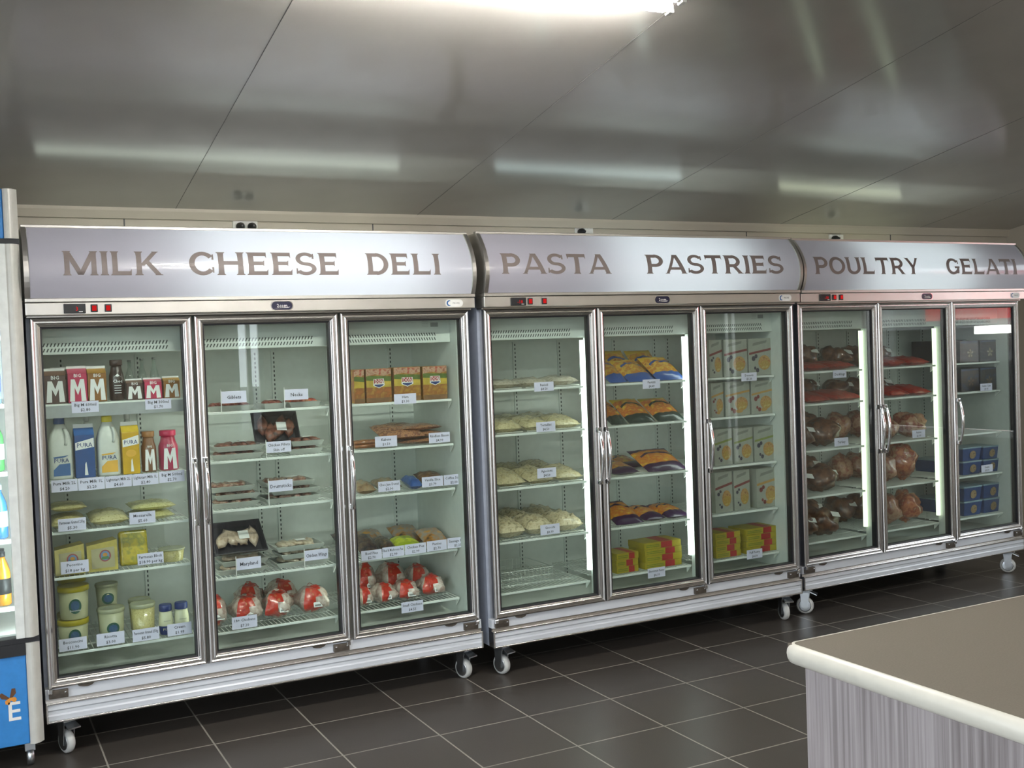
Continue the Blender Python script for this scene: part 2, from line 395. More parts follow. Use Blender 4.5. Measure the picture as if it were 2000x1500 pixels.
bull([(x, y, dx, dy) for x, y, dx, dy in P], 'edge_trim')

# ================================================================ glowing drinks cooler at the far left edge
dc = empty('drinks_cooler', (-0.075, -0.05, 0)); tag(dc, 'tall silver drinks cooler with blue panels at the left edge', 'fridge')
BLUE = mat('cooler_blue_panel', (0.04, 0.24, 0.62), 0.3)
SILV = mat('silver_plastic', (0.62, 0.62, 0.58), 0.4, 0.1, vary=0.04)
W0 = -0.66
b = MB(); b.box(W0-.045, .045, .05, .62, .10, 2.17); 
# hollow body
b = MB()
for x0, x1 in ((W0-.045, W0-.015), (.015, .045)): b.box(x0, x1, .04, .62, .10, 2.17)
b.box(W0-.045, .045, .60, .62, .10, 2.17); b.box(W0-.015, .015, .04, .60, .10, .50); b.box(W0-.015, .015, .04, .60, 1.99, 2.17)
b.build('body', SILV, dc)
MB().box(W0-.014, .014, .59, .598, .51, 1.98).box(W0-.014, -.0+W0-.006, .05, .59, .51, 1.98).box(.006, .014, .05, .59, .51, 1.98).box(W0-.006, .006, .05, .59, .505, .512).build('liner', WPLAS, dc)
def post(x0, x1, z0, z1, name):
    m = MB(); k = 8; vs = []
    for z in (z0, z1):
        for i in range(k+1):
            t = i/k; vs.append((x0+(x1-x0)*t, -0.012*math.sin(math.pi*t)-0.006+0.02*t*t, z))
        vs += [(x1, .04, z), (x0, .04, z)]
    n = k+3; fs = [(i, (i+1) % n, n+(i+1) % n, n+i) for i in range(n)]+[tuple(reversed(range(n))), tuple(n+i for i in range(n))]
    return m.add(vs, fs, 0, False).build(name, SILV, dc)
post(0.0, .05, 2.005, 2.19, 'corner_post'); post(0.0, .05, .505, 1.985, 'corner_post'); post(0.0, .05, .10, .485, 'corner_post')
post(W0-.05, W0, .10, 2.19, 'corner_post')
MB().bbox(W0, 0, .0, .04, 2.005, 2.19, .004).build('header_panel', BLUE, dc)
MB().box(W0-.05, .05, -.002, .04, 1.985, 2.005).build('black_band', BLACK, dc)
MB().box(W0-.05, .05, -.004, .04, .485, .505).box(W0, 0, -.01, .04, .44, .485).build('door_bottom_rail', BLACK, dc)
MB().box(-.03, 0, -.01, .035, .505, 1.985).box(W0, W0+.03, -.01, .035, .505, 1.985).build('door_stile', mat('pale_door_stile', (0.75, 0.78, 0.76), 0.3), dc)
MB().box(W0+.03, -.03, .008, .014, .505, 1.985).build('door_pane', PGLASS, dc)
MB().box(-.02, 0.002, .05, .09, .56, 1.95).build('light_tube', emit('cooler_light', (0.85, 0.97, 1.0), 13.0), dc)
bp = MB(); bp.bbox(W0, 0, .0, .04, .10, .44, .004, 0)
# white letters and a butterfly on the lower blue panel
bp.text('L I V E', -.16, .235, .10, -.0012, 1); 
for s in (-1, 1):
    T0 = Matrix.Translation((-.063, 0, .285)) @ Matrix.Rotation(R(-18), 4, 'Y')
    bp.poly([(0, 0), (s*.018, .030), (s*.030, .026), (s*.026, .008), (s*.010, -.002)], -.0012, 2, T0)
    bp.poly([(0, 0), (s*.018, -.004), (s*.021, -.016), (s*.010, -.024), (0.0, -.010)], -.0012, 3, T0)
bp.build('lower_panel', [BLUE, PAPER, mat('dark_wing', (0.12, 0.05, 0.02), .6), mat('orange_wing', (0.75, 0.30, 0.04), .6)], dc)
for x in (-.0, W0):
    for y in (.06, .55):
        MB().tube([(x-.012, y, .036), (x+.012, y, .036)], .034, 18).build('caster_wheel', ZINC, dc)
        MB().box(x-.018, x+.018, y-.02, y+.03, .06, .10).build('caster_fork', ZINC, dc)
for zz in (.60, .86, 1.12, 1.38, 1.64):
    s_ = MB().box(W0-.005, -.0, .10, .115, zz-.01, zz+.006)
    for i in range(22): s_.box(W0+.01+i*.03, W0+.013+i*.03, .115, .55, zz-.002, zz+.002)
    s_.build('shelf', WIRE, dc)

for zz, col, cap, nm in ((.606, 'd8901c', '2a2a2a', 'orange juice'), (.866, '3f7fc4', 'd0d8e0', 'blue sports drink'), (1.126, '4f9a54', 'e0e0d8', 'green soft drink'), (1.386, '8fb4d8', '3a5a9a', 'spring water'), (1.646, '2f3f8a', 'c02020', 'dark blue cola')):
    for q, yy in enumerate((.16, .25)):
        o = empty('drink_bottle', (-.075-.062, -.05+yy, zz)); tag(o, '%s bottle in the drinks cooler at the left edge, %s row' % (nm, ('front', 'back')[q]), 'bottle', 'bottles in the drinks cooler')
        MB().lathe([(.026, 0), (.030, .005), (.030, .12), (.027, .14), (.013, .175), (.012, .19)], 20).lathe([(.0305, .045), (.0305, .105)], 20, mi=1).build('bottle_body', [mat('bottle_'+nm.replace(' ', '_'), col, .2, coat=.8), mat('bottle_label_'+nm.replace(' ', '_'), cap, .4)], o)
        MB().lathe([(.014, .188), (.014, .206)], 16).build('cap', mat('bottle_cap_'+nm.replace(' ', '_'), cap, .4), o)

# ================================================================ display fridges
FO = [(0, 0, 0), (1.897, -.0446, .0067), (3.8062, .0027, .0325)]
def fw(k, x, y, z=0):
    x0, y0, a = FO[k]; return Vector((x0+x*math.cos(a)-y*math.sin(a), y0+x*math.sin(a)+y*math.cos(a), z))
DOORS = [(0.0, .602), (.611, 1.219), (1.229, 1.84)]
SHZ = {0: {0: [1.373, 1.07, .868, .688, .387], 1: [1.304, 1.097, .89, .604, .375], 2: [1.304, 1.097, .89, .604, .375]}}
for k_, l_ in ((1, [1.332, 1.122, .864, .612, .371]), (2, [1.335, 1.155, .895, .636, .38])): SHZ[k_] = {b_: l_ for b_ in range(3)}
BAYX = [(.045, .578), (.640, 1.195), (1.255, 1.785)]
def yh(z):
    t = (z-1.78)/.28; return -.045+.065*t-.222*t*(1-t)

# --- header lettering built from strokes (wide capitals with small spur serifs)
def glyph(ch):
    Q = []   # list of strips: each strip is list of (left, right) points
    V, H = .215, .165
    def vs(x, y0=0, y1=1, s0=1, s1=1, w=V):
        rows = []; n = 6
        h = w/2
        if s0: rows += [(y0, h+.065), (y0+.022, h+.06), (y0+.06, h+.012)]
        else: rows += [(y0, h)]
        for i in range(1, n): rows.append((y0+.06+(y1-y0-.12)*i/n, h))
        if s1: rows += [(y1-.06, h+.012), (y1-.022, h+.06), (y1, h+.065)]
        else: rows += [(y1, h)]
        Q.append([((x-a, y), (x+a, y)) for y, a in rows])
    def hb(x0, x1, y, t=H, e=0, up=0):
        Q.append([((x0, y-t/2), (x0, y+t/2)), ((x1-.05, y-t/2), (x1-.05, y+t/2)), ((x1, y-t/2-e), (x1+.01, y+t/2+up))])
    def dg(xa, ya, xb, yb, w=V*1.05, s=0):
        n = 7; Q.append([((xa+(xb-xa)*i/n-w/2, ya+(yb-ya)*i/n), (xa+(xb-xa)*i/n+w/2, ya+(yb-ya)*i/n)) for i in range(n+1)])
        if s: 
            Q.append([((xa-w/2-.05, ya), (xa+w/2+.05, ya)), ((xa-w/2-.03, ya+.03*s), (xa+w/2+.03, ya+.03*s))])
    def arc(cx, cy, rx, ry, a0, a1, tx=V, ty=H):
        n = max(8, int(abs(a1-a0)/12)); L = []
        for i in range(n+1):
            a = R(a0+(a1-a0)*i/n); c, s = math.cos(a), math.sin(a)
            L.append(((cx+(rx-tx/2)*c, cy+(ry-ty/2)*s), (cx+(rx+tx/2)*c, cy+(ry+ty/2)*s)))
        Q.append(L)
    def spur(x, y0, y1):
        Q.append([((x-.05, y0), (x+.03, y0)), ((x-.02, y1), (x+.03, y1))])
    w = 1.0
    if ch == 'M': vs(.16, w=.20); vs(1.22, w=.20); dg(.16, 1, .69, .02, .22); dg(1.22, 1, .69, .02, .22); w = 1.38
    elif ch == 'I': vs(.16); w = .32
    elif ch == 'L': vs(.16); hb(.16, .82, H/2, e=0, up=.10); w = .88
    elif ch == 'K': vs(.16); dg(.28, .40, .86, 1, .22); dg(.98, 0, .46, .60, .24, 1); Q.append([((.70, 1), (1.0, 1)), ((.74, .97), (.96, .97))]); w = 1.08
    elif ch == 'C': arc(.50, .5, .41, .43, 38, 322); spur(.90, .66, .90); spur(.90, .34, .10); w = .95
    elif ch == 'H': vs(.16); vs(.92); hb(.16, .92, .52); w = 1.08
    elif ch == 'E': vs(.16); hb(.16, .78, 1-H/2, e=.10); hb(.16, .68, .51, e=.05, up=.05); hb(.16, .82, H/2, up=.10); w = .88
    elif ch == 'D': vs(.16); hb(.16, .46, 1-H/2); hb(.16, .46, H/2); arc(.44, .5, .42, .43, 90, -90); w = .98
    elif ch == 'P': vs(.16); hb(.16, .48, 1-H/2); hb(.16, .48, .43); arc(.46, .68, .31, .25, 90, -90); w = .88
    elif ch == 'R': vs(.16); hb(.16, .48, 1-H/2); hb(.16, .48, .43); arc(.46, .68, .31, .25, 90, -90); dg(.88, 0, .50, .42, .23, 1); w = 1.0
    elif ch == 'A': dg(.10, 0, .50, 1, .15, 1); dg(.98, 0, .56, 1, .22, 1); hb(.25, .82, .27, .13); Q.append([((.38, 1), (.68, 1)), ((.40, .97), (.66, .97))]); w = 1.08
    elif ch == 'S': arc(.42, .715, .31, .225, 25, 270, .19, .15); arc(.42, .275, .34, .215, 90, -155, .19, .15); spur(.74, .72, .95); Q.append([((.02, .05), (.10, .05)), ((.02, .30), (.07, .30))]); w = .86
    elif ch == 'T': vs(.48, s1=0); hb(.04, .92, 1-H/2, e=.10); Q.append([((.03, .76), (.06, .76)), ((.02, 1), (.12, 1))]); w = .96
    elif ch == 'O': arc(.52, .5, .43, .43, 0, 360); w = 1.04
    elif ch == 'U': vs(.16, .34, 1, 0, 1); vs(.86, .34, 1, 0, 1); arc(.51, .36, .35, .29, 180, 360); w = 1.02
    elif ch == 'Y': vs(.50, 0, .46, 1, 0); dg(.50, .40, .13, 1, .22); dg(.50, .40, .88, 1, .17); Q.append([((0, 1), (.28, 1)), ((.03, .97), (.25, .97))]); Q.append([((.74, 1), (1.0, 1)), ((.77, .97), (.97, .97))]); w = 1.0
    elif ch == 'G': arc(.50, .5, .41, .43, 38, 330); spur(.90, .66, .90); vs(.86, .06, .46, 0, 0, w=.17); hb(.62, .98, .44, .12); w = 1.02
    return Q, w
LETTER = mat('taupe_lettering', (0.205, 0.165, 0.155), 0.5, vary=0.02)
WORDS = [[('MILK', .121, .482), ('CHEESE', .591, 1.214), ('DELI', 1.336, 1.681)],
         [('PASTA', .067, .650), ('PASTRIES', .860, 1.724)], [('POULTRY', .066, .880), ('GELATI', 1.109, 1.742)]]
def lettering(k, parent):
    z0, hh = 1.866, .094
    for word, xa, xb in WORDS[k]:
        mb = MB()
        gl = [glyph(c) for c in word]; gap = .10; tot = sum(g[1] for g in gl)+gap*(len(gl)-1); s = (xb-xa)/tot; x = xa
        for Q, w in gl:
            for strip in Q:
                vs = []; fs = []
                for (a, b) in strip:
                    for p in (a, b):
                        z = z0+p[1]*hh; vs.append((x+p[0]*s, yh(z)-.0016, z))
                for i in range(len(strip)-1): fs.append((2*i, 2*i+1, 2*i+3, 2*i+2))
                mb.add(vs, fs)
            x += (w+gap)*s
        mb.build('header_word', LETTER, parent)

def sign_mat():
    m = bpy.data.materials.new('frosted_sign_acrylic'); m.use_nodes = True; nt = m.node_tree; nt.nodes.remove(nt.nodes['Principled BSDF'])
    d = nt.nodes.new('ShaderNodeBsdfDiffuse'); d.inputs[0].default_value = (.62, .60, .70, 1)
    t = nt.nodes.new('ShaderNodeBsdfTranslucent'); t.inputs[0].default_value = (.80, .80, .88, 1)
    g = nt.nodes.new('ShaderNodeBsdfGlossy'); g.inputs['Roughness'].default_value = .28
    g2 = nt.nodes.new('ShaderNodeBsdfGlossy'); g2.inputs['Roughness'].default_value = .02
    a = nt.nodes.new('ShaderNodeMixShader'); a.inputs[0].default_value = .40
    f = nt.nodes.new('ShaderNodeFresnel'); f.inputs[0].default_value = 1.45
    b = nt.nodes.new('ShaderNodeMixShader'); b2 = nt.nodes.new('ShaderNodeMixShader'); b2.inputs[0].default_value = .3
    nt.links.new(d.outputs[0], a.inputs[1]); nt.links.new(t.outputs[0], a.inputs[2])
    nt.links.new(g.outputs[0], b2.inputs[1]); nt.links.new(g2.outputs[0], b2.inputs[2])
    mu = nt.nodes.new('ShaderNodeMath'); mu.operation = 'MULTIPLY'; mu.inputs[1].default_value = 2.0; nt.links.new(f.outputs[0], mu.inputs[0])
    nt.links.new(mu.outputs[0], b.inputs[0]); nt.links.new(a.outputs[0], b.inputs[1]); nt.links.new(b2.outputs[0], b.inputs[2])
    nt.links.new(b.outputs[0], nt.nodes['Material Output'].inputs['Surface'])
    return m
SIGN = sign_mat()
SLOT = mat('dark_slot', (0.035, 0.045, 0.045), 0.6)
RED = emit('red_indicator', (1.0, .03, .03), 0.55)
def ringsweep(mb, x0, x1, z0, z1, prof, mi=0):
    """mitred frame: prof = (inward offset, y)"""
    loops = []
    for d, y in prof: loops.append([(x0+d, y, z0+d), (x1-d, y, z0+d), (x1-d, y, z1-d), (x0+d, y, z1-d)])
    vs = [p for l in loops for p in l]; n = len(prof); fs = []
    for j in range(n-1):
        for c in range(4): fs.append((j*4+c, j*4+(c+1) % 4, (j+1)*4+(c+1) % 4, (j+1)*4+c))
    return mb.add(vs, fs, mi)
def caster(parent, x, y, ang, brake=True):
    T = Matrix.Translation((x, y, 0)) @ Matrix.Rotation(ang, 4, 'Z')
    m = MB(); m.bbox(-.032, .032, -.04, .04, .134, .147, .002, T=T)
    for s in (-1, 1):   # fork cheeks
        m.add([(s*.020, -.024, .134), (s*.020, .030, .134), (s*.020, .020, .040), (s*.020, -.012, .036), (s*.023, -.024, .134), (s*.023, .030, .134), (s*.023, .020, .040), (s*.023, -.012, .036)],
              [(0, 1, 2, 3), (7, 6, 5, 4), (0, 4, 5, 1), (1, 5, 6, 2), (2, 6, 7, 3), (3, 7, 4, 0)], 0, False, T)
    m.box(-.023, .023, -.024, .030, .118, .134, 0, T)
    c = m.build('caster', ZINC, parent)
    T2 = T @ Matrix.Translation((0, .004, .047)) @ Matrix.Rotation(R(90), 4, 'Y')
    w = MB(); w.lathe([(.020, -.016), (.038, -.016), (.045, -.011), (.047, 0), (.045, .011), (.038, .016), (.020, .016)], 26, mi=0, T=T2)
    w.lathe([(.004, -.0185), (.012, -.0185), (.030, -.0165), (.034, -.016)], 20, mi=1, T=T2)
    w.lathe([(.034, .016), (.030, .0165), (.012, .0185), (.004, .0185)], 20, mi=1, T=T2)
    w.build('wheel', [mat('pale_grey_tyre', (.55, .56, .55), .4), ZINC], c)
    if brake:
        b = MB(); b.add([(-.022, -.026, .128), (.022, -.026, .128), (.026, -.062, .112), (-.026, -.062, .112), (-.022, -.026, .122), (.022, -.026, .122), (.026, -.062, .107), (-.026, -.062, .107)],
                        [(0, 1, 2, 3), (7, 6, 5, 4), (0, 4, 5, 1), (1, 5, 6, 2), (2, 6, 7, 3), (3, 7, 4, 0)], 0, False, T)
        b.build('brake_pedal', ZINC, c)
LABELS = ['three-door glass fridge under the MILK CHEESE DELI header', 'three-door glass fridge under the PASTA PASTRIES header', 'three-door glass fridge under the POULTRY GELATI header']
def fridge(k):
    x0, y0, a = FO[k]; r = empty('display_fridge', (x0, y0, 0), a); tag(r, LABELS[k], 'fridge', 'glass display fridges along the back wall')
    XA, XB = -.012, 1.852
    # carcass
    b = MB(); b.box(XA, .022, .047, .66, .15, 1.78); b.box(1.818, XB, .047, .66, .15, 1.78); b.box(.022, 1.818, .63, .66, .15, 1.78)
    b.box(.022, 1.818, .047, .63, .15, .27); b.box(.022, 1.818, .047, .63, 1.72, 1.78)
    b.build('carcass', BODY, r)
    l = MB(); l.box(.023, .035, .048, .62, .271, 1.719); l.box(1.797, 1.817, .048, .62, .271, 1.719); l.box(.035, 1.797, .605, .629, .271, 1.719)
    l.box(.035, 1.797, .048, .605, .271, .283); l.box(.035, 1.797, .048, .605, 1.709, 1.719)
    l.build('liner', LINER, r)
    # air duct panel with slanted slots
    v = MB(); v.box(.036, 1.796, .115, .50, 1.568, 1.708, 0)
    for bi, (xa, xb) in enumerate(((.05, .53), (.655, 1.145), (1.27, 1.73))):
        sl = -.006 if bi == 2 else .006; n = 36; st = (xb-xa)/n
        for i in range(n):
            for zz in (1.585, 1.606):
                xx = xa+i*st
                v.add([(xx-sl/2, .1145, zz-.007), (xx-sl/2+.0052, .1145, zz-.007), (xx+sl/2+.0052, .1145, zz+.007), (xx+sl/2, .1145, zz+.007)], [(0, 1, 2, 3)], 1)
    if k < 2:
        v.poly([(1.655, 1.672), (1.735, 1.672), (1.735, 1.677), (1.655, 1.677)], .1145, 1)
        v.poly([(1.700, 1.640), (1.738, 1.640), (1.738, 1.660), (1.700, 1.660)], .1145, 2)
        for q in range(4): v.poly([(1.657, 1.664-q*.008), (1.69, 1.664-q*.008), (1.69, 1.665-q*.008), (1.657, 1.665-q*.008)], .1145, 2)
    v.build('vent_panel', [LINER, SLOT, mat('grey_print', (.25, .26, .25), .6)], r)
    # mullions with light tubes
    for mx in (.607, 1.224):
        MB().box(mx-.008, mx+.022, .048, .118, .284, 1.567).build('mullion', LINER, r)
        lx, ly = (mx+.004, .134) if k == 0 else (mx-.022, .108)
        MB().tube([(lx, ly, .42), (lx, ly, 1.555)], .0125, 12).build('light_tube', emit('cabinet_light_%d' % k, ((.93, 1.0, .86), (.90, 1.0, .93), (.88, 1.0, .70))[k], TUBE_CAB[k]), r)
    # shelf uprights: perforated strips on the back
    for xx in (.15, .47, .74, 1.00, 1.09, 1.36, 1.45, 1.68):
        u = MB(); u.box(xx-.012, xx+.012, .598, .605, .285, 1.56, 0)
        for i in range(60): u.poly([(xx-.003, .30+i*.021), (xx+.003, .30+i*.021), (xx+.003, .311+i*.021), (xx-.003, .311+i*.021)], .5975, 1)
        u.build('shelf_upright', [LINER, SLOT], r)
    # wire shelves
    for bi, (xa, xb) in enumerate(BAYX):
        for si, z in enumerate(SHZ[k][bi]):
            s = MB(); n = int((xb-xa)/.019)
            s.bbox(xa, xb, .094, .101, z-.011, z, .002)
            for yy in (.22, .35, .48, .57): s.box(xa, xb, yy, yy+.005, z-.0075, z-.003)
            for i in range(n+1):
                xx = xa+.003+(xb-xa-.009)*i/n; s.box(xx, xx+.0026, .099, .59, z-.003, z-.0004)
            sh_ = s.build('shelf', WIRE, r)
            for xx in (xa-.002, xb-.002):
                MB().add([(xx, .10, z-.011), (xx, .135, z-.011), (xx, .135, z-.045), (xx+.004, .10, z-.011), (xx+.004, .135, z-.011), (xx+.004, .135, z-.045)],
                         [(0, 1, 2), (5, 4, 3), (0, 3, 4, 1), (1, 4, 5, 2), (2, 5, 3, 0)]).build('bracket', WIRE, sh_)
    if k == 0:   # ticket rail on the milk shelf
        MB().box(.047, .570, .086, .090, 1.318, 1.366).build('ticket_rail', mat('cloudy_plastic_rail', (.36, .38, .38), .25), r)
    # doors
    prof = [(0, .045), (0, .0), (.003, -.005), (.008, -.007), (.012, -.004), (.0135, .002), (.018, .002), (.0195, -.003), (.024, -.006), (.029, -.004), (.031, .003), (.034, .004), (.034, .045)]
    for di, (xa, xb) in enumerate(DOORS):
        m = MB(); ringsweep(m, xa, xb, .279, 1.708, prof)
        d = m.build('door', ALU, r)
        g = MB(); ringsweep(g, xa+.034, xb-.034, .313, 1.674, [(0, .006), (.007, .008), (.007, .040), (0, .044)]); g.build('gasket', BLACK, d)
        MB().box(xa+.040, xb-.040, .012, .016, .319, 1.668).build('glass_pane', PGLASS, d)
        hx_ = xb-.017 if di == 0 else xa+.017
        h = MB()
        for zz in (.866, 1.119): h.bbox(hx_-.009, hx_+.009, -.030, -.004, zz-.012, zz+.012, .003)
        pts = [(hx_, -.028-.022*math.sin(math.pi*i/14), .860+.265*i/14) for i in range(15)]
        h.tube(pts, [.006+.003*math.sin(math.pi*i/14) for i in range(15)], 10)
        h.build('handle', CHROME, d)
        hb = xa+.035 if di == 0 else xb-.045
        m = MB(); m.bbox(hb-.035, hb+.035, -.006, .010, .240, .272, .002)
        for sx in (-.025, .025): m.tube([(hb+sx, -.010, .262), (hb+sx, -.005, .262)], .004, 8, 1)
        e = -1 if di == 0 else 1
        m.bbox(hb+e*.030-.008, hb+e*.030+.008, -.014, .0, .262, .280, .002, 1)
        m.build('hinge', [DARKBR, CHROME], r)
        cx_ = xa+.135 if di == 0 else xb-.145
        MB().add([(cx_-.03, -.001, .2785), (cx_+.03, -.001, .2785), (cx_+.022, -.001, .272), (cx_+.006, -.001, .268), (cx_-.012, -.001, .270), (cx_-.024, -.001, .273), (cx_-.03, .004, .2785), (cx_+.03, .004, .2785), (cx_+.022, .004, .272), (cx_+.006, .004, .268), (cx_-.012, .004, .270), (cx_-.024, .004, .273)],
                 [(0, 5, 4, 3, 2, 1), (6, 7, 8, 9, 10, 11), (0, 6, 11, 5), (5, 11, 10, 4), (4, 10, 9, 3), (3, 9, 8, 2), (2, 8, 7, 1), (1, 7, 6, 0)]).build('closer_tab', DARKBR, r)
    # lower front
    MB().bbox(XA, XB, .008, .047, .236, .2775, .002).build('sill_panel', KICK, r)
    kp = MB(); kp.add([(x, y, z) for x in (XA+.004, XB-.004) for y, z in ((.040, .154), (.002, .154), (.0, .172), (.004, .178), (.004, .190), (-.001, .196), (.001, .216), (.040, .216))],
           [(0, 1, 9, 8), (1, 2, 10, 9), (2, 3, 11, 10), (3, 4, 12, 11), (4, 5, 13, 12), (5, 6, 14, 13), (6, 7, 15, 14), (7, 0, 8, 15), (7, 6, 5, 4, 3, 2, 1, 0), (8, 9, 10, 11, 12, 13, 14, 15)])
    kp.build('kick_panel', KICK, r)
    t = MB(); t.bbox(XA, XB, -.006, .046, .2165, .2245, .002); t.bbox(XA, XB, -.006, .046, .146, .1535, .002); t.box(XA, XB, .012, .046, .2245, .236)
    t.bbox(XA, XA+.006, -.007, .046, .148, .222, .001); t.bbox(XB-.006, XB, -.007, .046, .148, .222, .001)
    t.build('kick_trim', ALU, r)
    # header
    n = 14; m = MB(); xa, xb = XA+.016, XB-.016
    zs = [1.782+.276*i/n for i in range(n+1)]
    vs = [(x, yh(z), z) for z in zs for x in (xa, xb)]
    m.add(vs, [(2*i, 2*i+1, 2*i+3, 2*i+2) for i in range(n)], 0, True); m.build('header_sign', SIGN, r)
    lettering(k, r)
    hf = MB()
    for x in (XA-.004, XB-.014):     # curved end caps
        out = [(yh(z)-.004, z) for z in zs]+[(.16, 2.058), (.16, 1.782)]
        vs = [(xx, y, z) for xx in (x, x+.018) for y, z in out]; q = len(out)
        hf.add(vs, [(i, (i+1) % q, q+(i+1) % q, q+i) for i in range(q)]+[tuple(reversed(range(q))), tuple(range(q, 2*q))])
    hf.bbox(XA-.004, XB+.004, .014, .040, 2.055, 2.067, .002); hf.bbox(XA-.004, XB+.004, -.052, .05, 1.766, 1.781, .002)
    hf.build('header_frame', ALU2, r)
    MB().box(XA+.015, XB-.015, .155, .160, 1.781, 2.058).build('header_back', WHITE, r)  # unseen panel, carried to full height to keep header tube light off the wall
    MB().tube([((.62, .70, .45)[k], .09, 1.90), ((1.66, 1.52, 1.36)[k], .09, 1.90)], .014, 12).build('header_tube', emit('header_light', (.86, 1.0, .92), TUBE_SIGN), r)
    tl = MB(); tx = ((.10, 1.80), (.45, 1.65), (.55, 1.60))[k]
    tl.tube([(tx[0], .62, 2.05), (tx[1], .62, 2.05)], .013, 12).build('top_tube', emit('top_light_%d' % k, ((.88, 1.0, .84), (.80, 1.0, .97), (.90, 1.0, .70))[k], TUBE_TOP), r)
    MB().box(tx[0]-.02, tx[1]+.02, .61, .63, 1.78, 2.034).build('lamp_bracket', WHITE, r)
    cs = MB(); cs.bbox(XA-.004, XB+.004, -.046, .046, 1.716, 1.765, .003); cs.bbox(XA, XB, -.010, .046, 1.709, 1.716, .001)
    s = cs.build('control_strip', ALU2, r)
    c1 = MB(); c1.bbox(.118, .197, -.052, -.046, 1.722, 1.759, .002); c1.text('-18' if k else '3', .165, 1.740, .022, -.0525, 1); c1.box(.172, .186, -.0524, -.052, 1.727, 1.730, 2)
    c1.build('temperature_display', [BLACK, RED, WPLAS], s)
    for xx in ((.228, .279) if k != 1 else (.220, .295)):
        q = MB(); q.bbox(xx-.013, xx+.013, -.051, -.046, 1.726, 1.756, .002); q.bbox(xx-.008, xx+.008, -.054, -.051, 1.731, 1.751, .001, 1); q.build('rocker_switch', [BLACK, RED], s)
    def pill(cx, w, h, y, mi, mb, e=.0):
        pts = [(cx-w/2+h/2+(h/2+e)*math.cos(R(a)), 1.740+(h/2+e)*math.sin(R(a))) for a in range(90, 271, 15)]+[(cx+w/2-h/2+(h/2+e)*math.cos(R(a)), 1.740+(h/2+e)*math.sin(R(a))) for a in range(-90, 91, 15)]
        mb.poly(list(reversed(pts)) if False else pts, y, mi)
    q = MB(); q.bbox(.915, 1.003, -.0475, -.046, 1.722, 1.758, .0005, 1); q = MB(); pill(.965, .092, .034, -.0466, 1, q, .002); pill(.965, .088, .034, -.047, 0, q)
    q.text('2com', .965, 1.741, .020, -.0475, 2); q.poly([(.930, 1.729), (.99, 1.731), (1.0, 1.735), (.99, 1.7335)], -.0475, 2); q.build('oval_badge', [mat('navy_badge', (.02, .02, .05), .25), CHROME, PAPER], s)
    q = MB(); pill(1.752, .088, .034, -.0466, 0, q)
    q.poly([(1.728+.013*math.cos(R(a)), 1.740+.013*math.sin(R(a))) for a in range(70, 291, 20)]+[(1.731+.009*math.cos(R(a)), 1.740+.009*math.sin(R(a))) for a in range(290, 69, -20)], -.047, 1)
    q.text('PROFIS', 1.762, 1.740, .011, -.047, 2); q.build('oval_badge', [PAPER, mat('blue_crescent', (.02, .12, .35), .3), mat('grey_print', (.25, .26, .25), .6)], s)
    # castors
    for xx, yy, an in ((.062, .065, (.40, .33, .70)[k]), (1.782, .065, (.35, -.25, .62)[k]), (.062, .58, .1), (1.782, .58, -.1)): caster(r, xx, yy, an, yy < .3)
    return r
for k in range(3): fridge(k)
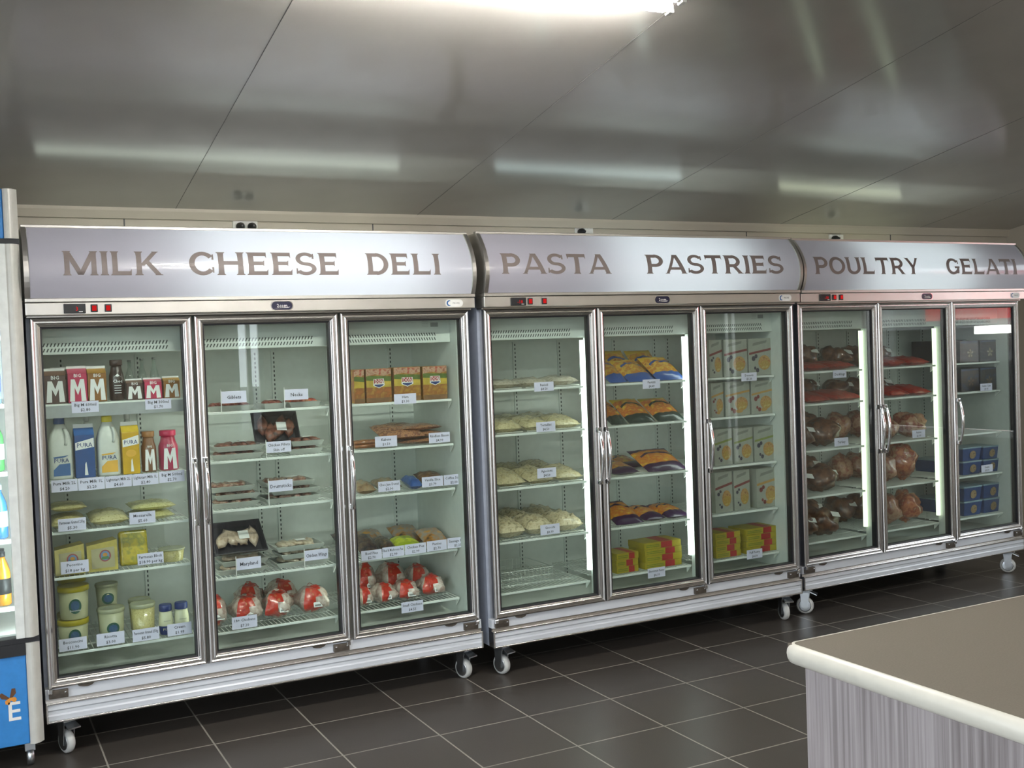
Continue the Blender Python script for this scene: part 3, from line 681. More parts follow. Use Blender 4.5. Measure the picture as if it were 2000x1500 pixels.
ITEMS = [
('carton', 'brown', 0, 0, 0, 0.088, 0.082, 0.14, 0.13, 'tall brown flavoured milk carton'),
('carton', 'pink', 0, 0, 0, 0.171, 0.074, 0.147, 0.13, 'tall pink flavoured milk carton'),
('carton', 'amber', 0, 0, 0, 0.245, 0.073, 0.144, 0.13, 'tall amber flavoured milk carton'),
('bottle', 'choc', 0, 0, 0, 0.324, 0.061, 0.166, 0.14, 'dark brown milk bottle'),
('carton', 'brown', 0, 0, 0, 0.388, 0.066, 0.086, 0.13, 'short brown milk carton'),
('carton', 'pink', 0, 0, 0, 0.461, 0.071, 0.087, 0.13, 'short pink milk carton'),
('carton', 'amber', 0, 0, 0, 0.535, 0.068, 0.09, 0.13, 'short amber milk carton'),
('bottle', 'clear', 0, 0, 0, 0.392, 0.037, 0.164, 0.27, 'clear glass bottle'),
('bottle', 'clear', 0, 0, 0, 0.442, 0.037, 0.169, 0.27, 'clear glass bottle'),
('bottle', 'clear', 0, 0, 0, 0.492, 0.038, 0.171, 0.27, 'clear glass bottle'),
('jug', 'blue', 0, 0, 1, 0.098, 0.09, 0.245, 0.13, 'white milk jug with blue cap'),
('carton', 'blue', 0, 0, 1, 0.186, 0.077, 0.215, 0.13, 'blue milk carton'),
('jug', 'yellow', 0, 0, 1, 0.278, 0.09, 0.242, 0.13, 'white milk jug with yellow cap'),
('carton', 'yellow', 0, 0, 1, 0.362, 0.069, 0.214, 0.13, 'yellow milk carton'),
('bottle', 'brownm', 0, 0, 1, 0.438, 0.063, 0.168, 0.15, 'brown milk bottle with white M'),
('bottle', 'pinkm', 0, 0, 1, 0.518, 0.082, 0.167, 0.15, 'pink milk bottle with white M'),
('jug', 'white', 0, 0, 1, 0.215, 0.044, 0.242, 0.3, 'white milk jug in back row'),
('jug', 'white', 0, 0, 1, 0.377, 0.053, 0.241, 0.3, 'white milk jug in back row'),
('pouch', 'cheese', 0, 0, 2, 0.115, 0.138, 0.066, 0.13, 'flat bag of grated cheese'),
('pouch2', 'cheese', 0, 0, 2, 0.118, 0.138, 0.101, 0.14, 'upper flat bag of grated cheese'),
('pouch', 'cheese2', 0, 0, 2, 0.269, 0.152, 0.065, 0.13, 'pale bag of grated cheese'),
('pouch', 'cheese3', 0, 0, 2, 0.438, 0.18, 0.039, 0.13, 'lower bag of mozzarella cheese'),
('pouch2', 'cheese3', 0, 0, 2, 0.444, 0.184, 0.075, 0.14, 'upper bag of mozzarella cheese'),
('wedge', 'a', 0, 0, 3, 0.11, 0.113, 0.117, 0.13, 'yellow cheese block with round emblem'),
('wedge', 'a', 0, 0, 3, 0.233, 0.12, 0.121, 0.13, 'yellow cheese block with round emblem'),
('pack', 'yel', 0, 0, 3, 0.362, 0.116, 0.146, 0.17, 'leaning yellow pack of parmesan'),
('tubflat', 'cream', 0, 0, 3, 0.512, 0.111, 0.072, 0.13, 'pale cheese round in tub'),
('bucket', 'yel', 0, 0, 4, 0.116, 0.125, 0.112, 0.14, 'lower white bucket with yellow lid'),
('bucket2', 'yel', 0, 0, 4, 0.122, 0.125, 0.246, 0.14, 'upper white bucket with yellow lid'),
('bucket', 'yel', 0, 0, 4, 0.127, 0.119, 0.097, 0.34, 'rear lower bucket with yellow lid'),
('bucket2', 'yel', 0, 0, 4, 0.134, 0.119, 0.247, 0.34, 'rear upper bucket with yellow lid'),
('tub', 'ric', 0, 0, 4, 0.262, 0.11, 0.139, 0.14, 'front white ricotta tub'),
('tub', 'ric', 0, 0, 4, 0.267, 0.097, 0.108, 0.29, 'rear lower ricotta tub'),
('tub2', 'ric', 0, 0, 4, 0.264, 0.097, 0.213, 0.29, 'rear upper ricotta tub'),
('tub', 'par', 0, 0, 4, 0.386, 0.105, 0.142, 0.14, 'clear tub of grated parmesan'),
('tub', 'par', 0, 0, 4, 0.392, 0.095, 0.132, 0.28, 'rear tub of grated parmesan'),
('cream', '', 0, 0, 4, 0.473, 0.061, 0.124, 0.14, 'cream tub with blue lid'),
('cream', '', 0, 0, 4, 0.537, 0.062, 0.125, 0.14, 'cream tub with blue lid'),
('tray', 'gib', 0, 1, 0, 0.774, 0.202, 0.057, 0.12, 'shallow tray of giblets'),
('tray', 'gib', 0, 1, 0, 0.963, 0.101, 0.047, 0.12, 'small tray of giblets'),
('tray', 'neck', 0, 1, 0, 1.096, 0.147, 0.044, 0.12, 'tray of chicken necks'),
('tray', 'fil', 0, 1, 1, 0.792, 0.231, 0.047, 0.12, 'lower tray of chicken fillets'),
('tray', 'fil', 0, 1, 1, 1.092, 0.161, 0.042, 0.13, 'tray of fillets in stack'),
('tray', 'drum', 0, 1, 2, 0.776, 0.21, 0.037, 0.13, 'bottom tray of drumsticks'),
('tray', 'drum', 0, 1, 2, 1.029, 0.259, 0.047, 0.13, 'bottom tray of drumsticks'),
('tray', 'mary', 0, 1, 3, 0.795, 0.22, 0.035, 0.13, 'bottom tray of chicken marylands'),
('tray', 'wing', 0, 1, 3, 1.06, 0.247, 0.047, 0.13, 'bottom tray of chicken wings'),
('hen', '', 0, 1, 4, 0.686, 0.098, 0.147, 0.13, 'red banded whole chicken'),
('hen', '', 0, 1, 4, 0.816, 0.144, 0.129, 0.13, 'red banded whole chicken'),
('hen', '', 0, 1, 4, 0.96, 0.137, 0.131, 0.13, 'red banded whole chicken'),
('hen', '', 0, 1, 4, 1.113, 0.148, 0.133, 0.13, 'red banded whole chicken'),
('hen', '', 0, 1, 4, 0.881, 0.128, 0.138, 0.33, 'red banded chicken in back row'),
('hen', '', 0, 1, 4, 1.023, 0.136, 0.133, 0.33, 'red banded chicken in back row'),
('box', 'ham', 0, 2, 0, 1.346, 0.05, 0.153, 0.12, 'orange and yellow ham packet'),
('box', 'ham', 0, 2, 0, 1.439, 0.125, 0.153, 0.12, 'orange and yellow ham packet'),
('box', 'ham2', 0, 2, 0, 1.577, 0.135, 0.155, 0.12, 'orange and yellow ham packet'),
('box', 'ham2', 0, 2, 0, 1.715, 0.126, 0.154, 0.12, 'orange and yellow ham packet'),
('sticks', '', 0, 2, 1, 1.416, 0.205, 0.07, 0.12, 'pack of brown kabana sausages'),
('pouch', 'bacon', 0, 2, 1, 1.652, 0.232, 0.029, 0.13, 'lower pack of rindless bacon'),
('pouch2', 'bacon', 0, 2, 1, 1.551, 0.22, 0.126, 0.13, 'upper pack of rindless bacon'),
('pouch', 'donut', 0, 2, 2, 1.368, 0.092, 0.069, 0.13, 'pack of jam donuts'),
('pouch', 'donut', 0, 2, 2, 1.491, 0.109, 0.063, 0.15, 'pack of jam donuts'),
('pouch', 'bluep', 0, 2, 2, 1.608, 0.063, 0.073, 0.13, 'small blue bakery packet'),
('pouch', 'scroll', 0, 2, 2, 1.717, 0.124, 0.091, 0.15, 'brown iced coffee scroll pack'),
('pouch', 'pie', 0, 2, 3, 1.378, 0.097, 0.12, 0.14, 'dark brown pie packet'),
('pouch', 'piey', 0, 2, 3, 1.473, 0.074, 0.088, 0.14, 'brown pie packet'),
('pouch', 'lime', 0, 2, 3, 1.576, 0.121, 0.072, 0.14, 'lime green pie packet'),
('pouch', 'pasty', 0, 2, 3, 1.72, 0.125, 0.106, 0.16, 'orange and black pasty packet'),
('pouch', 'pasty', 0, 2, 3, 1.647, 0.142, 0.108, 0.32, 'rear orange and black pasty packet'),
('hen', 's', 0, 2, 4, 1.348, 0.07, 0.095, 0.13, 'small red banded chicken'),
('hen', 's', 0, 2, 4, 1.443, 0.104, 0.099, 0.13, 'small red banded chicken'),
('hen', 's', 0, 2, 4, 1.561, 0.116, 0.095, 0.13, 'small red banded chicken'),
('hen', 's', 0, 2, 4, 1.694, 0.129, 0.106, 0.13, 'small red banded chicken'),
('hen2', 's', 0, 2, 4, 1.428, 0.098, 0.168, 0.31, 'small banded chicken in back row'),
('hen2', 's', 0, 2, 4, 1.554, 0.134, 0.153, 0.31, 'small banded chicken in back row'),
('hen2', 's', 0, 2, 4, 1.702, 0.12, 0.119, 0.33, 'small banded chicken in back row'),
('pouch', 'rav', 1, 0, 0, 0.179, 0.159, 0.046, 0.13, 'clear bag of ravioli'),
('pouch', 'rav', 1, 0, 0, 0.343, 0.158, 0.048, 0.13, 'clear bag of ravioli'),
('pouch', 'rav', 1, 0, 0, 0.504, 0.151, 0.051, 0.13, 'clear bag of ravioli'),
('pouch', 'tor', 1, 0, 1, 0.178, 0.156, 0.085, 0.13, 'clear bag of tortellini'),
('pouch', 'tor', 1, 0, 1, 0.339, 0.152, 0.09, 0.13, 'clear bag of tortellini'),
('pouch', 'tor', 1, 0, 1, 0.5, 0.157, 0.09, 0.13, 'clear bag of tortellini'),
('pouch', 'agn', 1, 0, 2, 0.183, 0.16, 0.107, 0.13, 'clear bag of agnolotti'),
('pouch', 'agn', 1, 0, 2, 0.346, 0.153, 0.101, 0.13, 'clear bag of agnolotti'),
('pouch', 'agn', 1, 0, 2, 0.504, 0.151, 0.093, 0.13, 'clear bag of agnolotti'),
('pouch', 'gno', 1, 0, 3, 0.18, 0.146, 0.113, 0.13, 'plump clear bag of gnocchi'),
('pouch', 'gno', 1, 0, 3, 0.335, 0.153, 0.11, 0.13, 'plump clear bag of gnocchi'),
('pouch', 'gno', 1, 0, 3, 0.497, 0.157, 0.106, 0.13, 'plump clear bag of gnocchi'),
('lean', 'blue', 1, 1, 0, 0.801, 0.107, 0.146, 0.13, 'yellow pastizzi bag with blue ends'),
('lean', 'blue', 1, 1, 0, 0.945, 0.169, 0.141, 0.13, 'yellow pastizzi bag with blue ends'),
('lean', 'blue', 1, 1, 0, 1.125, 0.177, 0.15, 0.13, 'yellow pastizzi bag with blue ends'),
('lean', 'blue', 1, 1, 0, 0.947, 0.159, 0.196, 0.3, 'rear yellow pastizzi bag'),
('lean', 'blue', 1, 1, 0, 1.127, 0.167, 0.191, 0.3, 'rear yellow pastizzi bag'),
('lean', 'green', 1, 1, 1, 0.797, 0.098, 0.145, 0.13, 'yellow bag with dark green ends'),
('lean', 'green', 1, 1, 1, 0.937, 0.169, 0.148, 0.13, 'yellow bag with dark green ends'),
('lean', 'green', 1, 1, 1, 1.117, 0.177, 0.144, 0.13, 'yellow bag with dark green ends'),
('lean', 'purp', 1, 1, 2, 0.839, 0.16, 0.069, 0.13, 'yellow bag with purple ends'),
('lean', 'purp', 1, 1, 2, 1.085, 0.25, 0.128, 0.13, 'yellow bag with purple ends'),
('lean', 'purp', 1, 1, 2, 1.012, 0.152, 0.073, 0.32, 'rear yellow bag with purple ends'),
('lean', 'purp', 1, 1, 3, 0.844, 0.173, 0.122, 0.13, 'yellow bag with purple ends'),
('lean', 'purp', 1, 1, 3, 1.002, 0.133, 0.075, 0.13, 'yellow bag with purple ends'),
('lean', 'purp', 1, 1, 3, 1.147, 0.143, 0.071, 0.13, 'yellow bag with purple ends'),
('flat', 'past', 1, 1, 4, 0.825, 0.145, 0.026, 0.13, 'yellow and red pastry carton'),
('flat', 'past', 1, 1, 4, 1.047, 0.247, 0.014, 0.13, 'yellow and red pastry carton'),
('box', 'des', 1, 2, 0, 1.422, 0.088, 0.2, 0.13, 'white dessert carton'),
('box', 'des', 1, 2, 0, 1.555, 0.162, 0.199, 0.13, 'white dessert carton'),
('box', 'des', 1, 2, 0, 1.726, 0.167, 0.199, 0.13, 'white dessert carton'),
('box', 'desr', 1, 2, 1, 1.425, 0.085, 0.182, 0.13, 'white tart carton'),
('box', 'desr', 1, 2, 1, 1.56, 0.17, 0.184, 0.13, 'white tart carton'),
('box', 'desr', 1, 2, 1, 1.73, 0.156, 0.181, 0.13, 'white tart carton'),
('box', 'desg', 1, 2, 2, 1.455, 0.123, 0.193, 0.13, 'white and green cake carton'),
('box', 'desg', 1, 2, 2, 1.59, 0.132, 0.19, 0.13, 'white and green cake carton'),
('box', 'desg', 1, 2, 2, 1.74, 0.153, 0.191, 0.13, 'white and green cake carton'),
('box', 'des', 1, 2, 3, 1.448, 0.119, 0.217, 0.13, 'white pudding carton'),
('box', 'des', 1, 2, 3, 1.571, 0.111, 0.217, 0.13, 'white pudding carton'),
('box', 'desr', 1, 2, 3, 1.748, 0.157, 0.213, 0.13, 'white pudding carton'),
('flat', 'puff', 1, 2, 4, 1.469, 0.182, 0.028, 0.13, 'yellow and red pastry carton'),
('flat', 'puff', 1, 2, 4, 1.7, 0.235, 0.028, 0.13, 'yellow and red pastry carton'),
('pouch', 'duck', 2, 0, 0, 0.267, 0.196, 0.066, 0.13, 'red duckling bag'),
('pouch', 'duck', 2, 0, 0, 0.47, 0.194, 0.059, 0.13, 'red duckling bag'),
('pouch', 'duck', 2, 0, 1, 0.269, 0.204, 0.09, 0.13, 'red duckling bag'),
('pouch', 'duck', 2, 0, 1, 0.501, 0.236, 0.084, 0.13, 'red duckling bag'),
('roast', 't', 2, 0, 2, 0.21, 0.093, 0.139, 0.13, 'bagged brown turkey'),
('roast', 't', 2, 0, 2, 0.385, 0.224, 0.154, 0.13, 'bagged brown turkey'),
('roast', 't', 2, 0, 3, 0.194, 0.074, 0.134, 0.13, 'bagged brown turkey'),
('roast', 't', 2, 0, 3, 0.355, 0.215, 0.143, 0.13, 'bagged brown turkey'),
('roast', 't', 2, 0, 4, 0.202, 0.086, 0.14, 0.13, 'bagged brown turkey'),
('roast', 't', 2, 0, 4, 0.365, 0.208, 0.157, 0.13, 'bagged brown turkey'),
('pouch', 'duckr', 2, 1, 0, 0.912, 0.177, 0.067, 0.13, 'bright red poultry bag'),
('pouch', 'duckr', 2, 1, 0, 1.101, 0.182, 0.072, 0.13, 'bright red poultry bag'),
('pouch', 'duckr', 2, 1, 1, 0.917, 0.191, 0.094, 0.13, 'bright red poultry bag'),
('pouch', 'duckr', 2, 1, 1, 1.111, 0.178, 0.085, 0.13, 'bright red poultry bag'),
('roast', 'p', 2, 1, 2, 0.909, 0.139, 0.129, 0.13, 'pink bagged bird'),
('roast', 'p', 2, 1, 2, 1.113, 0.232, 0.141, 0.13, 'pink bagged bird'),
('roast', 'p', 2, 1, 3, 0.874, 0.104, 0.165, 0.13, 'pink bagged bird'),
('roast', 'o', 2, 1, 3, 1.034, 0.194, 0.214, 0.13, 'tall orange bagged bird'),
('roast', 'p', 2, 1, 4, 0.878, 0.13, 0.177, 0.13, 'pink bagged bird'),
('roast', 'o', 2, 1, 4, 1.057, 0.191, 0.178, 0.13, 'orange bagged bird'),
('box', 'dark', 2, 2, 0, 1.545, 0.176, 0.134, 0.13, 'dark cake box with pale flower'),
('box', 'dark', 2, 2, 0, 1.73, 0.175, 0.135, 0.13, 'dark cake box with pale flower'),
('box', 'dark2', 2, 2, 1, 1.546, 0.171, 0.142, 0.13, 'dark blue cake box'),
('box', 'dark2', 2, 2, 1, 1.719, 0.156, 0.144, 0.13, 'dark blue cake box'),
('gel', '', 2, 2, 3, 1.549, 0.181, 0.085, 0.13, 'blue gelato tub in lower layer'),
('gel', '', 2, 2, 3, 1.733, 0.166, 0.083, 0.13, 'blue gelato tub in lower layer'),
('gel', '', 2, 2, 4, 1.548, 0.176, 0.091, 0.13, 'blue gelato tub in lower layer'),
('gel', '', 2, 2, 4, 1.734, 0.176, 0.092, 0.13, 'blue gelato tub in lower layer'),
]
TAGS = [
('Big M 600ml|$2.80', 0, 0, 0.191, 1.357, 0.101, 0.045),
('Big M 300ml|$1.70', 0, 0, 0.47, 1.353, 0.102, 0.042),
('Pura Milk 2L|$4.20', 0, 0, 0.1, 1.051, 0.096, 0.048),
('Pura Milk 1L|$2.20', 0, 0, 0.2, 1.05, 0.099, 0.049),
('Lightstart Milk 2L|$4.60', 0, 0, 0.302, 1.05, 0.101, 0.047),
('Lightstart Milk 1L|$2.40', 0, 0, 0.406, 1.05, 0.101, 0.046),
('Big M 500ml|$2.70', 0, 0, 0.51, 1.052, 0.101, 0.046),
('Parmesan Grated 250g|$5.30', 0, 0, 0.121, 0.895, 0.103, 0.049),
('Mozzarella|$5.60', 0, 0, 0.387, 0.895, 0.101, 0.048),
('Pecorino|$18 per kg', 0, 0, 0.123, 0.726, 0.103, 0.049),
('Parmesan Block|$18.90 per kg', 0, 0, 0.411, 0.725, 0.102, 0.046),
('Bocconcini|$11.90', 0, 0, 0.102, 0.421, 0.103, 0.049),
('Ricotta|$3.00', 0, 0, 0.243, 0.421, 0.106, 0.049),
('Parmesan Grated 250g|$5.80', 0, 0, 0.379, 0.417, 0.104, 0.05),
('Cream|$1.99', 0, 0, 0.512, 0.419, 0.097, 0.049),
('Giblets', 0, 1, 0.778, 1.365, 0.105, 0.05),
('Necks', 0, 1, 1.047, 1.362, 0.104, 0.046),
('Chicken Fillets|Skin off', 0, 1, 0.96, 1.141, 0.107, 0.048),
('Drumsticks', 0, 1, 0.961, 0.973, 0.104, 0.049),
('Maryland', 0, 1, 0.809, 0.656, 0.104, 0.05),
('Chicken Wings', 0, 1, 1.105, 0.657, 0.105, 0.045),
('18+ Chickens|$7.20', 0, 1, 0.78, 0.408, 0.107, 0.052),
('Ham|$3.30', 0, 2, 1.549, 1.316, 0.107, 0.046),
('Kabana|$3.59', 0, 2, 1.449, 1.129, 0.105, 0.048),
('Rindless Bacon|$4.99', 0, 2, 1.71, 1.128, 0.105, 0.047),
('Choc Jam Donut|$2.00', 0, 2, 1.455, 0.926, 0.105, 0.046),
('Vanilla Slice|$3.79', 0, 2, 1.667, 0.928, 0.105, 0.047),
('Coffee Scroll|$2.00', 0, 2, 1.774, 0.928, 0.101, 0.048),
('Beef Pies|$2.70', 0, 2, 1.358, 0.625, 0.097, 0.044),
('Beef & Mushroom Pies|$2.99', 0, 2, 1.462, 0.628, 0.105, 0.046),
('Chicken Pies|$2.99', 0, 2, 1.57, 0.629, 0.105, 0.047),
('Pasties|$2.70', 0, 2, 1.676, 0.631, 0.099, 0.047),
('Sausage Rolls|$2.25', 0, 2, 1.781, 0.633, 0.104, 0.048),
('Small Chickens|$4.55', 0, 2, 1.543, 0.366, 0.107, 0.049),
('Ravioli|$4.50', 1, 0, 0.35, 1.338, 0.107, 0.044),
('Tortellini|$4.50', 1, 0, 0.352, 1.145, 0.105, 0.047),
('Agnolotti|$4.50', 1, 0, 0.348, 0.923, 0.104, 0.047),
('Gnocchi|$3.99', 1, 0, 0.355, 0.649, 0.106, 0.049),
('Pastizzi|$4.49', 1, 1, 0.973, 1.321, 0.106, 0.047),
('Shortcrust Pastry|$4.19', 1, 1, 0.966, 0.361, 0.107, 0.05),
('Desserts|$5.20', 1, 2, 1.603, 1.329, 0.104, 0.044),
('Puff Pastry|$4.59', 1, 2, 1.605, 0.379, 0.105, 0.049),
('Ducklings', 2, 0, 0.386, 1.314, 0.103, 0.043),
('Turkey', 2, 0, 0.385, 0.929, 0.108, 0.046),
('Rabbit|$1.99', 2, 1, 1.019, 0.93, 0.11, 0.046),
('Gelato Cake|$9.95', 2, 2, 1.635, 1.178, 0.11, 0.045),
('Gelato|$5.99', 2, 2, 1.625, 0.671, 0.106, 0.045),
]

# ================================================================ the goods
FN = ['milk', 'pasta', 'poultry']; ORD = ['top', 'second', 'middle', 'fourth', 'bottom']; SIDE = ['left', 'middle', 'right']
def blob(lobes, n1=14, n2=18, nz=.0, seed=0):
    """star-shaped skin over overlapping ellipsoid lobes: ((cx,cy,cz),(rx,ry,rz))"""
    vs = []; fs = []
    def rad(d):
        best = 0.002
        for c, q in lobes:
            D = Vector((d.x/q[0], d.y/q[1], d.z/q[2])); C = Vector((c[0]/q[0], c[1]/q[1], c[2]/q[2]))
            A = D.dot(D); B = -2*D.dot(C); K = C.dot(C)-1; disc = B*B-4*A*K
            if disc > 0: best = max(best, (-B+math.sqrt(disc))/(2*A))
        return best
    vs.append(Vector((0, 0, 1)))
    for i in range(1, n1):
        for j in range(n2):
            t = math.pi*i/n1; p = 2*math.pi*j/n2
            vs.append(Vector((math.sin(t)*math.cos(p), math.sin(t)*math.sin(p), math.cos(t))))
    vs.append(Vector((0, 0, -1)))
    out = []
    for d in vs:
        r = rad(d)
        if nz: r *= 1+nz*noise.noise(d*3.1+Vector((seed*7.3, 1.1, 2.7)))
        out.append(d*r)
    for j in range(n2): fs.append((0, 1+j, 1+(j+1) % n2))
    for i in range(n1-2):
        for j in range(n2):
            a = 1+i*n2+j; b = 1+i*n2+(j+1) % n2; fs.append((a, a+n2, b+n2, b))
    L = len(out)-1; o = 1+(n1-2)*n2
    for j in range(n2): fs.append((L, o+(j+1) % n2, o+j))
    return out, fs
def bigM(mb, cx, cz, w, h, y, mi):
    p = w/2; k = w*.30
    mb.poly([(cx-p, cz-h/2), (cx-p+k, cz-h/2), (cx-p+k*1.05, cz+h*.12), (cx, cz-h*.22), (cx, cz+h*.12), (cx-p+k*1.1, cz+h/2), (cx-p+w*.10, cz+h/2)], y, mi)
    mb.poly([(cx+p, cz-h/2), (cx+p-w*.10, cz+h/2), (cx+p-k*1.1, cz+h/2), (cx, cz+h*.12), (cx, cz-h*.22), (cx+p-k*1.05, cz+h*.12), (cx+p-k, cz-h/2)], y, mi)
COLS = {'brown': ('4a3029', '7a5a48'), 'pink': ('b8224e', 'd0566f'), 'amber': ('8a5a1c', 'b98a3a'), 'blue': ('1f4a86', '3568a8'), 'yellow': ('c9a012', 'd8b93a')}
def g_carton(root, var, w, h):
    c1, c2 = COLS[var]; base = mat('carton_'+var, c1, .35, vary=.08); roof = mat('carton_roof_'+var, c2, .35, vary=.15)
    m = MB(); d = w*.48; x = w/2; zb = h*.80; zr = h*.94
    milk = var in ('blue', 'yellow')
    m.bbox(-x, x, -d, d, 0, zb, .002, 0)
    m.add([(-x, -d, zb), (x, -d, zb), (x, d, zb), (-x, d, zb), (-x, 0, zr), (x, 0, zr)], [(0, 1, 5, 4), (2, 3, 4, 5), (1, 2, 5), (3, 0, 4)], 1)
    m.box(-x, x, -.003, .003, zr-.004, h, 2)
    yf = -d-.0006
    if milk:
        m.poly([(-x*.94, h*.52), (x*.94, h*.57), (x*.94, h*.74), (-x*.94, h*.66)], yf, 2); m.text('PURA', 0, h*.615, w*.34, yf-.0004, 3, w*.8)
        m.poly([(-x*.1, h*.05), (x*.25, h*.05), (x*.1, h*.30), (-x*.02, h*.26)], yf, 2)
        if var == 'yellow': m.disc(0, h*.40, x*.6, h*.07, yf, 4)
    else:
        m.text('BIG', 0, h*.74 if h > .12 else h*.77, w*.26, yf, 2, w*.5); bigM(m, 0, h*.34, w*.86, h*.60, yf-.0002, 2)
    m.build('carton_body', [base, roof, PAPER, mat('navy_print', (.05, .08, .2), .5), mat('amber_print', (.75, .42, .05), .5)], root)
def g_bottle(root, var, w, h):
    r = w/2
    if var == 'clear':
        MB().lathe([(r*.85, 0), (r, .006), (r, h*.55), (r*.8, h*.66), (r*.42, h*.8), (r*.38, h*.95)], 18).build('bottle_body', glass('bottle_glass', (.75, .82, .78), 1.5, .18), root)
        MB().lathe([(r*.45, h*.95), (r*.45, h)], 16).build('cap', mat('pewter_cap', (.3, .33, .33), .3, .8), root); return
    col = {'choc': ('2e1d18', '35201a'), 'brownm': ('7d5636', '9a6b3d'), 'pinkm': ('b01f48', 'c92a56')}[var]
    m = MB(); m.lathe([(r*.9, 0), (r, .006), (r, h*.55), (r*.97, h*.62), (r*.80, h*.72), (r*.72, h*.80), (r*.70, h*.86)], 24, mi=0)
    if var == 'choc':
        m2 = m; m.poly([(-r*.55, h*.56), (0, h*.66), (r*.55, h*.56), (r*.3, h*.60), (0, h*.585), (-r*.3, h*.60)], -r-.0015, 1)
        m.text('Choc', 0, h*.48, r*.6, -r-.0015, 1, r*1.2)
        for i in range(4): m.poly([(-r*.45, h*(.36-i*.06)), (r*.45, h*(.36-i*.06)), (r*.45, h*(.375-i*.06)), (-r*.45, h*(.375-i*.06))], -r-.0015, 1)
    else:
        bigM(m, 0, h*.30, w*.70, h*.52, -r-.002, 1); m.text('BIG', 0, h*.63, w*.20, -r-.002, 1)
    m.build('bottle_body', [mat('bottle_'+var, col[0], .3, coat=.5), PAPER], root)
    MB().lathe([(r*.80, h*.86), (r*.84, h*.87), (r*.84, h*.985), (r*.78, h)], 22).build('cap', mat('cap_'+var, col[1], .35), root)
def g_jug(root, var, w, h):
    m = MB(); d = w*.46; x = w/2
    rings = [(x*.94, d*.94, 0, 0), (x, d, .008, 0), (x, d, h*.48, 0), (x*.98, d, h*.62, 0), (x*.80, d*.85, h*.74, 0), (x*.50, d*.55, h*.86, 0), (x*.40, x*.42, h*.90, 0)]
    n = 24; vs = []; fs = []
    for rx, ry, z, ox in rings:
        for k in range(n):
            a = 2*math.pi*k/n; c, s = math.cos(a), math.sin(a); e = .45 if z < h*.8 else .85
            vs.append((ox+rx*math.copysign(abs(c)**e, c), ry*math.copysign(abs(s)**e, s), z))
    for j in range(len(rings)-1):
        for k in range(n): fs.append((j*n+k, j*n+(k+1) % n, (j+1)*n+(k+1) % n, (j+1)*n+k))
    fs += [tuple(reversed(range(n))), tuple((len(rings)-1)*n+k for k in range(n))]
    m.add(vs, fs, 0, True); yf = -d-.0015; lc = 2 if var == 'blue' else 3
    if var != 'white':
        m.poly([(-x*.70, h*.06), (x*.72, h*.06), (x*.72, h*.26), (-x*.2, h*.25), (-x*.70, h*.16)], yf, lc)
        m.text('PURA', 0, h*.31, w*.26, yf, 4, w*.75); m.poly([(-x*.7, h*.37), (x*.6, h*.39), (x*.3, h*.36), (-x*.6, h*.345)], yf, lc)
    m.build('jug_body', [mat('milk_white_plastic', (.66, .68, .62), .4, coat=.2), PAPER, mat('blue_print', (.05, .14, .34), .5), mat('amber_print', (.75, .42, .05), .5), mat('navy_print', (.05, .08, .2), .5)], root)
    hp = [(x*.30, -d*.70, h*.82), (x*.42, -d*.98, h*.79), (x*.50, -d*1.06, h*.70), (x*.46, -d*1.03, h*.60), (x*.40, -d*.95, h*.56)]
    MB().tube(hp, x*.13, 10).build('jug_handle', MATS['milk_white_plastic'], root)
    cc = {'blue': (.03, .10, .30), 'yellow': (.78, .62, .03), 'white': (.62, .64, .62)}[var]
    MB().lathe([(x*.46, h*.90), (x*.48, h*.91), (x*.46, h*.985), (x*.42, h)], 20).build('cap', mat('jug_cap_'+var, cc, .4), root)
# printed and clear bags
POU = {  # variant: material colours, noise scale, end colours (front, back), bumps, length
 'cheese': (('b9ae78', 'd6cc98', 'a89a5c'), 90, None, .10, .19), 'cheese2': (('c3bb86', 'dcd4a4', 'b0a46c'), 90, None, .10, .20), 'cheese3': (('c2bd80', 'e0dca2', 'b2a964'), 90, None, .10, .21),
 'bacon': (('8d5a44', 'b08560', '6e3d33', 'a98b72'), 60, None, .05, .18), 'donut': (('7a5c44', '9c8464', '8d8a78'), 30, None, .25, .16), 'bluep': (('2c4a86', '466aa8'), 30, None, .1, .14),
 'scroll': (('4a2f20', '6d4a30', '8a6a48'), 45, None, .3, .16), 'pie': (('1c1c22', '3c3034', '5a4a3c', '23242c'), 30, None, .15, .18), 'piey': (('5b3a28', '33302e', '7a5c34'), 30, None, .15, .18),
 'lime': (('a8b812', 'c6d020', '7f8f1c'), 30, ('9fb010', '2b3a16'), .1, .18), 'pasty': (('23242a', 'b0772a', '8f8a84', 'c98d30'), 18, None, .15, .18),
 'rav': (('b3a892', 'cfc8b6', '988c78'), 40, None, .35, .22), 'tor': (('b8a980', 'd2c89e', '988a62'), 45, None, .45, .22), 'agn': (('b0a078', 'ccc09a', '8c7f5a'), 45, None, .45, .22), 'gno': (('baa884', 'd8cba8', '998a66'), 45, None, .7, .22),
 'duck': (('8f2b22', 'ad3a2a', '7a221e'), 35, None, .15, .24), 'duckr': (('a82a1c', 'c23a24', '8f2418'), 35, None, .2, .22),
 'blue': (('c79a1e', 'b7702a', 'd4b04a', 'a2542a'), 26, ('2a4f94', 'd8b020'), .12, .22), 'green': (('c98a2a', 'b05c28', 'd9b83c'), 26, ('1f3029', 'd2b41c'), .12, .22), 'purp': (('c9932a', 'bf6a28', 'd6b23a'), 26, ('34193e', '3a1c46'), .12, .22)}
